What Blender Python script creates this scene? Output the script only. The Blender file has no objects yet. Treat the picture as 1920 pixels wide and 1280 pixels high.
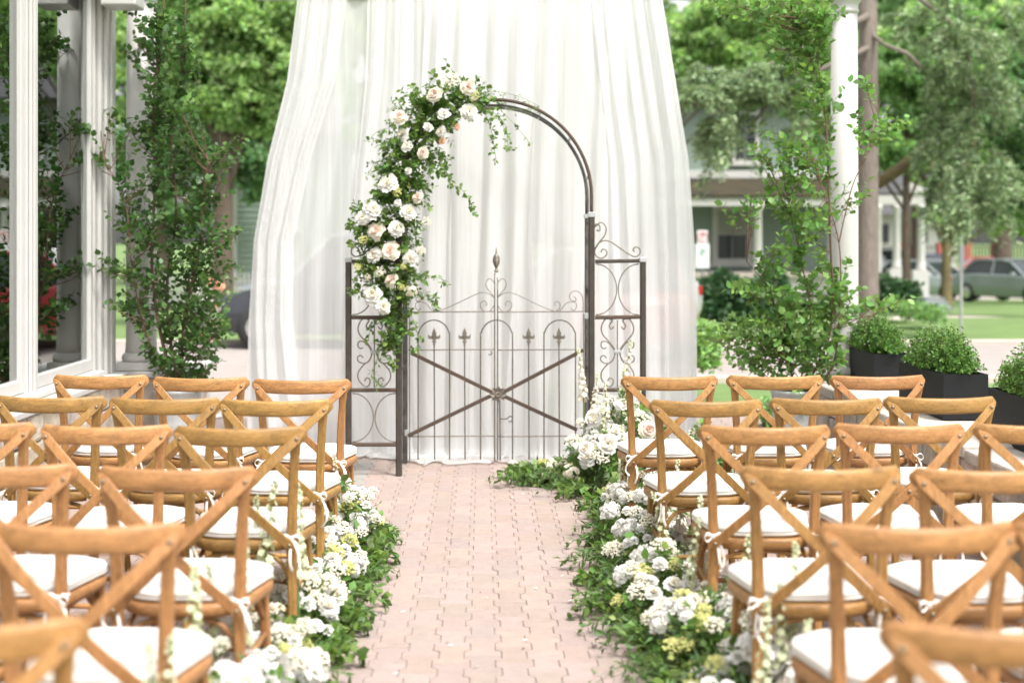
import bpy, bmesh, math, random
import numpy as np
from mathutils import Vector, Matrix
R = math.radians
rnd = random.Random(7)
nr = np.random.RandomState(11)
# ------------------------------------------------------------------ camera, sky, sun, exposure
sc = bpy.context.scene
col = sc.collection
EYE = 1.59
FPX = 2550.0
cam_d = bpy.data.cameras.new('camera'); cam = bpy.data.objects.new('camera', cam_d); col.objects.link(cam)
cam.location = (0, 0, EYE); cam.rotation_euler = (R(90), 0, 0)
cam_d.sensor_width = 36; cam_d.lens = FPX / 1920 * 36
cam_d.shift_y = -(640 - 451) / 1920
cam_d.clip_start = 0.05; cam_d.clip_end = 900
cam_d.dof.use_dof = True; cam_d.dof.focus_distance = 7.3; cam_d.dof.aperture_fstop = 1.55
sc.camera = cam
SUN_EL, SUN_AZ = 62, 142     # azimuth measured clockwise from +Y
w = bpy.data.worlds.new('World'); sc.world = w; w.use_nodes = True
nt = w.node_tree; bg = nt.nodes['Background']
sky = nt.nodes.new('ShaderNodeTexSky'); sky.sky_type = 'NISHITA'; sky.sun_disc = False
sky.sun_elevation = R(SUN_EL); sky.sun_rotation = R(SUN_AZ); sky.dust_density = 4; sky.air_density = 1.0; sky.ozone_density = 0.6
hs = nt.nodes.new('ShaderNodeHueSaturation'); hs.inputs['Saturation'].default_value = 0.12
nt.links.new(sky.outputs[0], hs.inputs['Color']); nt.links.new(hs.outputs[0], bg.inputs['Color'])
bg.inputs['Strength'].default_value = 0.15
sd = bpy.data.lights.new('sun', 'SUN'); sd.energy = 1.8; sd.angle = R(10); sd.color = (1, .96, .9)
so = bpy.data.objects.new('sun', sd); col.objects.link(so)
_d = Vector((math.sin(R(SUN_AZ)) * math.cos(R(SUN_EL)), math.cos(R(SUN_AZ)) * math.cos(R(SUN_EL)), math.sin(R(SUN_EL))))
so.rotation_euler = _d.to_track_quat('Z', 'Y').to_euler()
sc.view_settings.view_transform = 'Standard'; sc.view_settings.look = 'None'
sc.view_settings.exposure = 1.2; sc.view_settings.gamma = 1.0; sc.view_settings.use_curve_mapping = False
sc.render.engine = 'CYCLES'
sc.cycles.use_denoising = True
sc.cycles.max_bounces = 8; sc.cycles.transparent_max_bounces = 16; sc.cycles.sample_clamp_indirect = 6
sc.cycles.use_adaptive_sampling = True; sc.cycles.adaptive_threshold = 0.015

# ------------------------------------------------------------------ helpers
def P(px, py, Y):
    return Vector(((px - 960) * Y / FPX, Y, EYE - (py - 451) * Y / FPX))
TA = 55 / 2550.0
_n = math.hypot(1, TA)
def A(xa, ya, z=0):                       # aisle-aligned coordinates to world
    return Vector(((xa - TA * ya) / _n, (ya + TA * xa) / _n, z))
AYAW = math.atan(TA)

class MB:
    def __init__(s): s.v = []; s.f = []
    def add(s, vs, fs):
        b = len(s.v); s.v.extend([tuple(p) for p in vs]); s.f.extend([tuple(i + b for i in f) for f in fs])
    def box(s, c, d, rz=0, mat=None):
        hx, hy, hz = d[0] / 2, d[1] / 2, d[2] / 2
        vs = []
        cr, sr = math.cos(rz), math.sin(rz)
        for z in (-hz, hz):
            for x, y in ((-hx, -hy), (hx, -hy), (hx, hy), (-hx, hy)):
                p = Vector((c[0] + x * cr - y * sr, c[1] + x * sr + y * cr, c[2] + z)); vs.append(p)
        s.add(vs, [(3, 2, 1, 0), (4, 5, 6, 7), (0, 1, 5, 4), (1, 2, 6, 5), (2, 3, 7, 6), (3, 0, 4, 7)])
    def tube(s, pts, rad, n=6, closed=False, cap=True):
        pts = [Vector(p) for p in pts]; m = len(pts)
        rs = rad if isinstance(rad, (list, tuple)) else [rad] * m
        prev = None; rings = []
        for i, p in enumerate(pts):
            if closed: t = (pts[(i + 1) % m] - pts[i - 1])
            else: t = pts[min(i + 1, m - 1)] - pts[max(i - 1, 0)]
            if t.length < 1e-9: t = Vector((0, 0, 1))
            t.normalize()
            if prev is None:
                a = Vector((0, 1, 0)) if abs(t.y) < .9 else Vector((1, 0, 0))
                u = t.cross(a).normalized()
            else:
                u = (prev - t * prev.dot(t))
                u = u.normalized() if u.length > 1e-6 else t.orthogonal().normalized()
            prev = u; v = t.cross(u)
            rings.append([p + (u * math.cos(2 * math.pi * k / n) + v * math.sin(2 * math.pi * k / n)) * rs[i] for k in range(n)])
        vs = [q for r in rings for q in r]; fs = []
        for i in range(m if closed else m - 1):
            j = (i + 1) % m
            for k in range(n):
                fs.append((i * n + k, i * n + (k + 1) % n, j * n + (k + 1) % n, j * n + k))
        if not closed and cap:
            fs.append(tuple(range(n - 1, -1, -1))); fs.append(tuple((m - 1) * n + k for k in range(n)))
        s.add(vs, fs)
    def bar(s, pts, wdt, th, wdir, ends=False):
        """flat bar: width along wdir, thickness perpendicular"""
        pts = [Vector(p) for p in pts]; m = len(pts); vs = []
        for i, p in enumerate(pts):
            t = (pts[min(i + 1, m - 1)] - pts[max(i - 1, 0)]).normalized()
            if callable(wdir): wd = wdir(t, i)
            else: wd = Vector(wdir)
            wd = (wd - t * wd.dot(t)).normalized(); th_d = t.cross(wd)
            ww = wdt[i] if isinstance(wdt, (list, tuple)) else wdt
            tt = th[i] if isinstance(th, (list, tuple)) else th
            e = min(ww, tt) * .22
            for a, b in ((-1, -1), (1, -1), (1, 1), (-1, 1)):
                # chamfered corners (8 verts)
                pa = p + wd * a * (ww / 2 - e) + th_d * b * tt / 2
                pb = p + wd * a * ww / 2 + th_d * b * (tt / 2 - e)
                vs += ([pa, pb] if (a * b) > 0 else [pb, pa]) if False else ([pb, pa] if a * b > 0 else [pa, pb])
        # order ring: build explicit
        vs2 = []
        for i in range(m):
            q = vs[i * 8:(i + 1) * 8]
            c = sum(q, Vector()) / 8
            t = (pts[min(i + 1, m - 1)] - pts[max(i - 1, 0)]).normalized()
            u = wdir(t, i) if callable(wdir) else Vector(wdir)
            u = (u - t * u.dot(t)).normalized(); v = t.cross(u)
            q.sort(key=lambda r: math.atan2((r - c).dot(v), (r - c).dot(u)))
            vs2 += q
        fs = []
        for i in range(m - 1):
            for k in range(8):
                fs.append((i * 8 + k, i * 8 + (k + 1) % 8, (i + 1) * 8 + (k + 1) % 8, (i + 1) * 8 + k))
        fs.append(tuple(range(7, -1, -1))); fs.append(tuple((m - 1) * 8 + k for k in range(8)))
        s.add(vs2, fs)
    def lathe(s, prof, n=20, c=(0, 0, 0), cap=True):
        vs = []
        for r, z in prof:
            for k in range(n):
                a = 2 * math.pi * k / n; vs.append((c[0] + r * math.cos(a), c[1] + r * math.sin(a), c[2] + z))
        fs = []
        for i in range(len(prof) - 1):
            for k in range(n): fs.append((i * n + k, i * n + (k + 1) % n, (i + 1) * n + (k + 1) % n, (i + 1) * n + k))
        if cap:
            fs.append(tuple(range(n - 1, -1, -1))); fs.append(tuple((len(prof) - 1) * n + k for k in range(n)))
        s.add(vs, fs)
    def prism(s, poly, z0, z1):
        n = len(poly); vs = [(x, y, z0) for x, y in poly] + [(x, y, z1) for x, y in poly]
        fs = [tuple(range(n - 1, -1, -1)), tuple(range(n, 2 * n))] + [(i, (i + 1) % n, n + (i + 1) % n, n + i) for i in range(n)]
        s.add(vs, fs)
    def mesh(s, name, mat, smooth=False):
        me = bpy.data.meshes.new(name); me.from_pydata(s.v, [], s.f)
        if smooth: me.shade_smooth()
        for m in (mat if isinstance(mat, (list, tuple)) else [mat]): me.materials.append(m)
        return me
    def build(s, name, mat, parent=None, smooth=False, bevel=0):
        o = link(name, s.mesh(name, mat, smooth), parent)
        if bevel:
            b = o.modifiers.new('bevel', 'BEVEL'); b.width = bevel; b.segments = 2; b.limit_method = 'ANGLE'
        return o

def link(name, data, parent=None):
    o = bpy.data.objects.new(name, data); col.objects.link(o)
    if parent: o.parent = parent
    return o
def tag(o, label=None, cat=None, group=None, kind=None):
    if label: o['label'] = label
    if cat: o['category'] = cat
    if group: o['group'] = group
    if kind: o['kind'] = kind
    return o
def empty(name, loc=(0, 0, 0), rz=0, label=None, cat=None, group=None):
    o = link(name, None); o.location = loc; o.rotation_euler = (0, 0, rz); o.empty_display_size = .1
    return tag(o, label, cat, group)
def copy_tree(o, parent=None):
    c = o.copy(); col.objects.link(c); c.parent = parent
    for ch in kids.get(o.name, []):
        copy_tree(bpy.data.objects[ch], c)
    return c
kids = {}
def index_kids(o):
    kids[o.name] = [c.name for c in bpy.data.objects if c.parent == o]
    for n in kids[o.name]: index_kids(bpy.data.objects[n])

def smooth_curve(pts, sub=6):
    pts = [Vector(p) for p in pts]; out = []
    n = len(pts)
    for i in range(n - 1):
        p0 = pts[max(i - 1, 0)]; p1 = pts[i]; p2 = pts[i + 1]; p3 = pts[min(i + 2, n - 1)]
        for k in range(sub):
            t = k / sub; t2 = t * t; t3 = t2 * t
            out.append(.5 * ((2 * p1) + (p2 - p0) * t + (2 * p0 - 5 * p1 + 4 * p2 - p3) * t2 + (3 * p1 - p0 - 3 * p2 + p3) * t3))
    out.append(pts[-1]); return out

# ------------------------------------------------------------------ materials
def mat(name, color=(.5, .5, .5), rough=.6, metal=0, spec=.5, var=0, vscale=6, bump=0, bscale=40, stretch=None, coords='Object', island=0, trans=0, objcolor=False, color2=None, sheen=0, roff=False, grain=0):
    m = bpy.data.materials.new(name); m.use_nodes = True; n = m.node_tree; L = n.links
    b = n.nodes['Principled BSDF']; b.inputs['Roughness'].default_value = rough; b.inputs['Metallic'].default_value = metal
    b.inputs['Specular IOR Level'].default_value = spec
    rgb = n.nodes.new('ShaderNodeRGB'); rgb.outputs[0].default_value = (*color, 1); src = rgb.outputs[0]
    if objcolor:
        oi = n.nodes.new('ShaderNodeObjectInfo'); mx = n.nodes.new('ShaderNodeMix'); mx.data_type = 'RGBA'; mx.blend_type = 'MULTIPLY'
        mx.inputs[0].default_value = 1; L.new(src, mx.inputs[6]); L.new(oi.outputs['Color'], mx.inputs[7]); src = mx.outputs[2]
    tc = n.nodes.new('ShaderNodeTexCoord'); co = tc.outputs[coords]
    if roff:
        oi2 = n.nodes.new('ShaderNodeObjectInfo'); m3 = n.nodes.new('ShaderNodeMath'); m3.operation = 'MULTIPLY'; m3.inputs[1].default_value = 37.0; L.new(oi2.outputs['Random'], m3.inputs[0])
        va = n.nodes.new('ShaderNodeVectorMath'); va.operation = 'ADD'; L.new(co, va.inputs[0]); L.new(m3.outputs[0], va.inputs[1]); co = va.outputs[0]
    if stretch:
        mp = n.nodes.new('ShaderNodeMapping'); mp.inputs['Scale'].default_value = stretch; L.new(co, mp.inputs[0]); cs = mp.outputs[0]
    else: cs = co
    if var:
        nz = n.nodes.new('ShaderNodeTexNoise'); nz.inputs['Scale'].default_value = vscale; nz.inputs['Detail'].default_value = 6; nz.inputs['Roughness'].default_value = .65
        L.new(cs, nz.inputs['Vector'])
        mr = n.nodes.new('ShaderNodeMapRange'); mr.inputs[1].default_value = .3; mr.inputs[2].default_value = .7
        mr.inputs[3].default_value = 1 - var; mr.inputs[4].default_value = 1 + var; L.new(nz.outputs[0], mr.inputs[0])
        if color2:
            mr.inputs[3].default_value = 0; mr.inputs[4].default_value = 1
            mx = n.nodes.new('ShaderNodeMix'); mx.data_type = 'RGBA'; L.new(mr.outputs[0], mx.inputs[0]); L.new(src, mx.inputs[6]); mx.inputs[7].default_value = (*color2, 1); src = mx.outputs[2]
        else:
            vm = n.nodes.new('ShaderNodeVectorMath'); vm.operation = 'SCALE'; L.new(src, vm.inputs[0]); L.new(mr.outputs[0], vm.inputs['Scale']); src = vm.outputs[0]
    if grain:
        wv = n.nodes.new('ShaderNodeTexNoise'); wv.inputs['Scale'].default_value = 26; wv.inputs['Detail'].default_value = 3; wv.inputs['Distortion'].default_value = 1.2; L.new(cs, wv.inputs['Vector'])
        m4 = n.nodes.new('ShaderNodeMapRange'); m4.inputs[1].default_value = .35; m4.inputs[2].default_value = .6; m4.inputs[3].default_value = 1 - grain; m4.inputs[4].default_value = 1; L.new(wv.outputs[0], m4.inputs[0])
        kn = n.nodes.new('ShaderNodeTexVoronoi'); kn.inputs['Scale'].default_value = 3.2; L.new(co, kn.inputs['Vector'])
        m5 = n.nodes.new('ShaderNodeMapRange'); m5.inputs[1].default_value = .03; m5.inputs[2].default_value = .11; m5.inputs[3].default_value = .55; m5.inputs[4].default_value = 1; L.new(kn.outputs['Distance'], m5.inputs[0])
        m6 = n.nodes.new('ShaderNodeMath'); m6.operation = 'MULTIPLY'; L.new(m4.outputs[0], m6.inputs[0]); L.new(m5.outputs[0], m6.inputs[1])
        v4 = n.nodes.new('ShaderNodeVectorMath'); v4.operation = 'SCALE'; L.new(src, v4.inputs[0]); L.new(m6.outputs[0], v4.inputs['Scale']); src = v4.outputs[0]
    if island:
        g = n.nodes.new('ShaderNodeNewGeometry'); h = n.nodes.new('ShaderNodeHueSaturation')
        mr = n.nodes.new('ShaderNodeMapRange'); mr.inputs[3].default_value = 1 - island; mr.inputs[4].default_value = 1 + island
        L.new(g.outputs['Random Per Island'], mr.inputs[0]); L.new(mr.outputs[0], h.inputs['Value'])
        ml = n.nodes.new('ShaderNodeMath'); ml.operation = 'MULTIPLY'; ml.inputs[1].default_value = 7.31; L.new(g.outputs['Random Per Island'], ml.inputs[0])
        fr = n.nodes.new('ShaderNodeMath'); fr.operation = 'FRACT'; L.new(ml.outputs[0], fr.inputs[0])
        m2 = n.nodes.new('ShaderNodeMapRange'); m2.inputs[3].default_value = .5 - island * .06; m2.inputs[4].default_value = .5 + island * .05
        L.new(fr.outputs[0], m2.inputs[0]); L.new(m2.outputs[0], h.inputs['Hue']); L.new(src, h.inputs['Color']); src = h.outputs[0]
    L.new(src, b.inputs['Base Color'])
    if bump:
        nb = n.nodes.new('ShaderNodeTexNoise'); nb.inputs['Scale'].default_value = bscale; nb.inputs['Detail'].default_value = 5; L.new(cs, nb.inputs['Vector'])
        bp = n.nodes.new('ShaderNodeBump'); bp.inputs['Strength'].default_value = bump; bp.inputs['Distance'].default_value = .01
        L.new(nb.outputs[0], bp.inputs['Height']); L.new(bp.outputs[0], b.inputs['Normal'])
    if trans:
        tr = n.nodes.new('ShaderNodeBsdfTranslucent'); ms = n.nodes.new('ShaderNodeMixShader'); ms.inputs[0].default_value = trans
        vm = n.nodes.new('ShaderNodeVectorMath'); vm.operation = 'MULTIPLY'; vm.inputs[1].default_value = (1.15, 1.25, .75) if color[1] > color[0] * 1.3 else (1, 1, 1)
        L.new(src, vm.inputs[0]); L.new(vm.outputs[0], tr.inputs[0])
        L.new(b.outputs[0], ms.inputs[1]); L.new(tr.outputs[0], ms.inputs[2]); L.new(ms.outputs[0], n.nodes['Material Output'].inputs[0])
    return m

M = {}
M['wood'] = mat('beech_wood', (.41, .230, .092), .46, spec=.4, var=.30, vscale=5, stretch=(1.2, 9, 9), bump=.08, bscale=30, objcolor=True, roff=True, grain=.38)
M['wood_v'] = mat('beech_wood_upright', (.40, .222, .088), .48, spec=.4, var=.24, vscale=9, stretch=(9, 9, 1.2), bump=.06, bscale=30, objcolor=True, roff=True, grain=.34)
M['bolt'] = mat('aged_brass', (.28, .22, .15), .4, metal=.8)
M['cushion'] = mat('cream_canvas', (.70, .67, .62), .85, var=.05, vscale=8, bump=.9, bscale=7, roff=True)
M['tie'] = mat('cotton_tape', (.84, .81, .76), .9)
M['under'] = mat('seat_underside', (.16, .08, .05), .7)
M['paver'] = mat('pink_concrete_paver', (.315, .246, .217), .88, var=.08, vscale=14, bump=.4, bscale=60, coords='Object', objcolor=True, roff=True)
M['joint'] = mat('joint_sand', (.30, .225, .195), .95, var=.25, vscale=30, bump=.2, bscale=120)
M['iron'] = mat('weathered_iron', (.05, .042, .035), .6, metal=.2, spec=.3, var=.4, vscale=14, bump=.2, bscale=90, color2=(.08, .067, .055))
M['irondark'] = mat('dark_iron', (.04, .038, .036), .6, metal=.2, spec=.3, var=.4, vscale=12, color2=(.17, .16, .15))
M['rust'] = mat('rusty_iron', (.105, .066, .045), .7, metal=.1, spec=.3, var=.4, vscale=22, bump=.3, bscale=80, color2=(.075, .06, .05))
M['scroll'] = mat('pale_rusted_rod', (.27, .23, .185), .5, metal=.4, var=.4, vscale=25, color2=(.15, .135, .115))
M['galv'] = mat('galvanised_steel', (.42, .43, .43), .5, metal=.3, var=.14, vscale=14)
M['white'] = mat('white_paint', (.52, .508, .487), .45, var=.04, vscale=3, bump=.03, bscale=60)
M['limestone'] = mat('weathered_limestone', (.44, .385, .33), .9, var=.35, vscale=7, bump=.9, bscale=22, objcolor=True)
M['coping'] = mat('coping_stone', (.54, .48, .42), .85, var=.22, vscale=9, bump=.5, bscale=30, objcolor=True)
M['planter'] = mat('black_planter_metal', (.014, .0145, .016), .6, spec=.2, var=.15, vscale=6)
M['soil'] = mat('potting_soil', (.05, .032, .022), .95, bump=1, bscale=60)
M['leafL'] = mat('sapling_leaf', (.068, .145, .038), .42, spec=.45, island=.4, trans=.38)  # left sapling stands in shade; that shade is put into this darker leaf colour
M['leafR'] = mat('sapling_leaf_pale', (.15, .28, .075), .42, spec=.5, island=.45, trans=.4)
M['leafG'] = mat('garland_leaf', (.13, .225, .05), .42, spec=.5, island=.5, trans=.38)
M['leafD'] = mat('ruscus_leaf', (.11, .20, .06), .38, spec=.5, island=.4, trans=.33)
M['leafY'] = mat('lime_leaf', (.27, .34, .09), .5, island=.35, trans=.42)
M['box'] = mat('boxwood_leaf', (.10, .22, .04), .42, island=.5, trans=.33)
M['bark'] = mat('grey_bark', (.19, .16, .135), .95, var=.3, vscale=10, bump=1, bscale=20, stretch=(3, 3, .6))
M['barkD'] = mat('dark_bark', (.10, .075, .055), .95, var=.3, vscale=8, bump=1, bscale=14)
M['barkM'] = mat('mossy_bark', (.19, .155, .06), .95, var=.35, vscale=6, bump=1, bscale=14, color2=(.13, .10, .07))
M['twig'] = mat('brown_twig', (.15, .085, .06), .8)
M['stem'] = mat('green_stem', (.13, .2, .06), .6)
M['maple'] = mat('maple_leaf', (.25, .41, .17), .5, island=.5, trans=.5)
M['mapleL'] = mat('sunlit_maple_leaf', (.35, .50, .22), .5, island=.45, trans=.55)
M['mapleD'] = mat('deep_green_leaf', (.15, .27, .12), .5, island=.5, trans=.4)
M['spruce'] = mat('spruce_needle', (.24, .335, .175), .55, island=.55, trans=.2)
M['hedge'] = mat('yew_leaf', (.05, .115, .045), .5, island=.45, trans=.25)
M['petW'] = mat('white_petal', (.80, .79, .75), .6, spec=.25, island=.05, trans=.3)
M['petC'] = mat('cream_petal', (.80, .75, .63), .6, spec=.25, island=.06, trans=.3)
M['petB'] = mat('blush_petal', (.82, .65, .56), .6, spec=.25, island=.06, trans=.3)
M['petP'] = mat('peach_petal', (.86, .52, .36), .6, spec=.25, island=.08, trans=.3)
M['petG'] = mat('green_white_petal', (.70, .74, .50), .6, spec=.25, island=.15, trans=.3)
M['petY'] = mat('yellow_green_petal', (.58, .58, .22), .6, spec=.25, island=.25, trans=.3)
M['lawn'] = mat('lawn_grass', (.12, .19, .055), .9, var=.22, vscale=2.2, bump=.6, bscale=40)
M['road'] = mat('pale_asphalt', (.30, .265, .245), .9, var=.08, vscale=2, bump=.2, bscale=60)
M['path'] = mat('concrete_path', (.5, .43, .38), .9, var=.08, vscale=3)
M['dirt'] = mat('bark_mulch', (.12, .08, .055), .95, var=.4, vscale=20, bump=1, bscale=50)
M['siding'] = mat('sage_clapboard', (.20, .255, .215), .6, var=.05, vscale=2)
M['sidingD'] = mat('sage_clapboard_porch', (.27, .34, .29), .6, var=.05, vscale=2)
M['mossroof'] = mat('mossy_shingle', (.018, .017, .015), .95, var=.4, vscale=1.5, color2=(.05, .036, .009), bump=.5, bscale=20)
M['roof'] = mat('grey_shingle', (.07, .068, .072), .9, var=.2, vscale=10)
M['dark'] = mat('dark_window_glass', (.03, .035, .04), .12, spec=.8)
M['blind'] = mat('window_blind', (.30, .31, .27), .8)
M['brick'] = mat('red_brick', (.30, .10, .07), .9, var=.2, vscale=9)
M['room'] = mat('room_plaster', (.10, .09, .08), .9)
M['brown'] = mat('brown_door_edge', (.17, .09, .04), .6)
M['signr'] = mat('sign_red', (.55, .07, .08), .5)
M['signg'] = mat('sign_green', (.06, .33, .18), .5)
M['signw'] = mat('sign_white', (.75, .75, .74), .5)
M['steel'] = mat('grey_steel', (.30, .32, .33), .45, metal=.5)
M['tyre'] = mat('tyre_rubber', (.025, .025, .025), .8)
M['lampred'] = mat('tail_lamp_red', (.6, .03, .03), .25)
M['chrome'] = mat('chrome', (.65, .65, .66), .2, metal=.9)
def paint(name, c): 
    m = mat(name, c, .28, spec=.6); m.node_tree.nodes['Principled BSDF'].inputs['Coat Weight'].default_value = .6; return m
m = bpy.data.materials.new('lit_lamp'); m.use_nodes = True; M['lit'] = m
m.node_tree.nodes['Principled BSDF'].inputs['Emission Color'].default_value = (1, .62, .32, 1); m.node_tree.nodes['Principled BSDF'].inputs['Emission Strength'].default_value = 2.0
# glazing: reflects like a double pane, transparent otherwise
m = bpy.data.materials.new('window_glass'); m.use_nodes = True; n = m.node_tree; M['glass'] = m
gl = n.nodes.new('ShaderNodeBsdfGlossy'); gl.inputs['Roughness'].default_value = .0; gl.inputs['Color'].default_value = (.93, .97, .95, 1)
tp = n.nodes.new('ShaderNodeBsdfTransparent'); tp.inputs[0].default_value = (.75, .8, .77, 1)
fr = n.nodes.new('ShaderNodeFresnel'); fr.inputs[0].default_value = 6.0
mx = n.nodes.new('ShaderNodeMixShader'); n.links.new(fr.outputs[0], mx.inputs[0]); n.links.new(tp.outputs[0], mx.inputs[1]); n.links.new(gl.outputs[0], mx.inputs[2])
n.links.new(mx.outputs[0], n.nodes['Material Output'].inputs[0])
# sheer voile
def voile(name, alpha, c):
    m = bpy.data.materials.new(name); m.use_nodes = True; n = m.node_tree; L = n.links
    df = n.nodes.new('ShaderNodeBsdfDiffuse'); df.inputs[0].default_value = (*c, 1)
    tr = n.nodes.new('ShaderNodeBsdfTranslucent'); tr.inputs[0].default_value = (*c, 1)
    m1 = n.nodes.new('ShaderNodeMixShader'); m1.inputs[0].default_value = .5; L.new(df.outputs[0], m1.inputs[1]); L.new(tr.outputs[0], m1.inputs[2])
    tp = n.nodes.new('ShaderNodeBsdfTransparent'); m2 = n.nodes.new('ShaderNodeMixShader')
    lw = n.nodes.new('ShaderNodeLayerWeight'); lw.inputs[0].default_value = .35
    tc = n.nodes.new('ShaderNodeTexCoord'); mp = n.nodes.new('ShaderNodeMapping'); mp.inputs['Scale'].default_value = (16, .1, .35)
    nz = n.nodes.new('ShaderNodeTexNoise'); nz.inputs['Scale'].default_value = 1.6; nz.inputs['Detail'].default_value = 4
    L.new(tc.outputs['Object'], mp.inputs[0]); L.new(mp.outputs[0], nz.inputs['Vector'])
    mr = n.nodes.new('ShaderNodeMapRange'); mr.inputs[1].default_value = .3; mr.inputs[2].default_value = .7; mr.inputs[3].default_value = alpha - .08; mr.inputs[4].default_value = alpha + .08; L.new(nz.outputs[0], mr.inputs[0])
    ad = n.nodes.new('ShaderNodeMath'); ad.operation = 'MAXIMUM'; L.new(mr.outputs[0], ad.inputs[0]); L.new(lw.outputs['Facing'], ad.inputs[1])
    L.new(ad.outputs[0], m2.inputs[0]); L.new(tp.outputs[0], m2.inputs[1]); L.new(m1.outputs[0], m2.inputs[2])
    L.new(m2.outputs[0], n.nodes['Material Output'].inputs[0]); return m
M['voile'] = voile('sheer_white_voile', .74, (.87, .868, .867))
M['voile2'] = voile('sheer_ivory_voile', .74, (.87, .866, .858))

# ------------------------------------------------------------------ leaves and twigs
LEAF = {   # (verts, faces): unit leaf, base at origin, tip at +Y, width along X
 'oval': (np.array([(0, 0, 0), (-.30, .25, .05), (-.36, .58, .07), (0, 1, -.04), (.36, .58, .07), (.30, .25, .05), (0, .25, 0), (0, .6, 0)]),
          [(0, 6, 1), (1, 6, 7, 2), (2, 7, 3), (0, 5, 6), (6, 5, 4, 7), (7, 4, 3)]),
 'lance': (np.array([(0, 0, 0), (-.15, .35, .03), (0, 1, -.1), (.15, .35, .03), (0, .4, 0)]), [(0, 4, 1), (1, 4, 2), (0, 3, 4), (4, 3, 2)]),
 'quad': (np.array([(0, 0, 0), (-.34, .5, .08), (0, 1, 0), (.34, .5, .08)]), [(0, 3, 2, 1)]),
 'needle': (np.array([(-.18, 0, 0), (.18, 0, 0), (.12, 1, 0), (-.12, 1, 0)]), [(0, 1, 2, 3)]),
}
def leaves_mesh(name, pos, dirs, size, kind, material, extra=None, upbias=.6):
    V, F = LEAF[kind]; k = len(V); n = len(pos)
    pos = np.asarray(pos, float).reshape(-1, 3); d = np.asarray(dirs, float).reshape(-1, 3)
    d = d / (np.linalg.norm(d, axis=1, keepdims=True) + 1e-9)
    up = nr.normal(size=(n, 3)); up[:, 2] += upbias * 2.5
    x = np.cross(d, up); x /= (np.linalg.norm(x, axis=1, keepdims=True) + 1e-9); z = np.cross(x, d)
    s = np.asarray(size, float).reshape(-1, 1, 1) * np.ones((n, 1, 1))
    vv = pos[:, None, :] + s * (V[None, :, 0:1] * x[:, None, :] + V[None, :, 1:2] * d[:, None, :] + V[None, :, 2:3] * z[:, None, :])
    verts = vv.reshape(-1, 3)
    lens = np.array([len(f) for f in F]); flat = np.concatenate([np.array(f) for f in F])
    loops = (flat[None, :] + (np.arange(n) * k)[:, None]).reshape(-1)
    ltot = np.tile(lens, n)
    if extra is not None and len(extra.v):
        ev = np.array([tuple(p) for p in extra.v]); base = len(verts)
        verts = np.vstack([verts, ev]); el = np.concatenate([np.array(f) for f in extra.f]) + base
        ll = np.array([len(f) for f in extra.f]); loops = np.concatenate([loops, el]); mi = np.concatenate([np.zeros(len(ltot), int), np.ones(len(ll), int)]); ltot = np.concatenate([ltot, ll])
    else: mi = None
    me = bpy.data.meshes.new(name); me.vertices.add(len(verts)); me.vertices.foreach_set('co', verts.ravel())
    me.loops.add(len(loops)); me.loops.foreach_set('vertex_index', loops.astype(np.int32))
    starts = np.concatenate([[0], np.cumsum(ltot)[:-1]]); me.polygons.add(len(ltot))
    me.polygons.foreach_set('loop_start', starts.astype(np.int32)); me.polygons.foreach_set('loop_total', ltot.astype(np.int32))
    me.materials.append(material)
    if mi is not None: me.materials.append(M['twig'] if extra.mat is None else extra.mat); me.polygons.foreach_set('material_index', mi.astype(np.int32))
    me.update(calc_edges=True); me.validate()
    return me

class Spray:
    """collects twigs with leaves"""
    def __init__(s, twigmat=None): s.p = []; s.d = []; s.s = []; s.tw = MB(); s.tw.mat = twigmat
    def twig(s, a, b, sag=.1, n=10, size=.045, r=.002, start=.25, spread=.9, jitter=.35, tube=True):
        a = Vector(a); b = Vector(b); L = (b - a).length; m = (a + b) / 2 + Vector((0, 0, sag * L)) + Vector([rnd.uniform(-1, 1) * L * .1 for _ in range(3)])
        q = lambda t: a * (1 - t) ** 2 + m * 2 * t * (1 - t) + b * t * t
        if tube: s.tw.tube([q(k / 5) for k in range(6)], [r * (1.2 - k / 6) for k in range(6)], 3, cap=False)
        for k in range(n):
            t = start + (1 - start) * (k + rnd.random() * .6) / n
            t = min(t, 1); p = q(t); tg = (q(min(t + .03, 1)) - q(t - .03)).normalized()
            side = tg.orthogonal().normalized(); side.rotate(Matrix.Rotation(k * 2.4 + rnd.uniform(-.6, .6), 3, tg))
            d = tg * (1 - spread * .5) + side * spread + Vector((0, 0, rnd.uniform(-jitter, jitter * .4)))
            s.p.append(p); s.d.append(d); s.s.append(size * rnd.uniform(.6, 1.2))
    def build(s, name, kind, material, parent=None, upbias=.6):
        me = leaves_mesh(name, [tuple(p) for p in s.p], [tuple(p) for p in s.d], s.s, kind, material, s.tw, upbias)
        o = link(name, me, parent); o['kind'] = 'stuff'; return o

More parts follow.
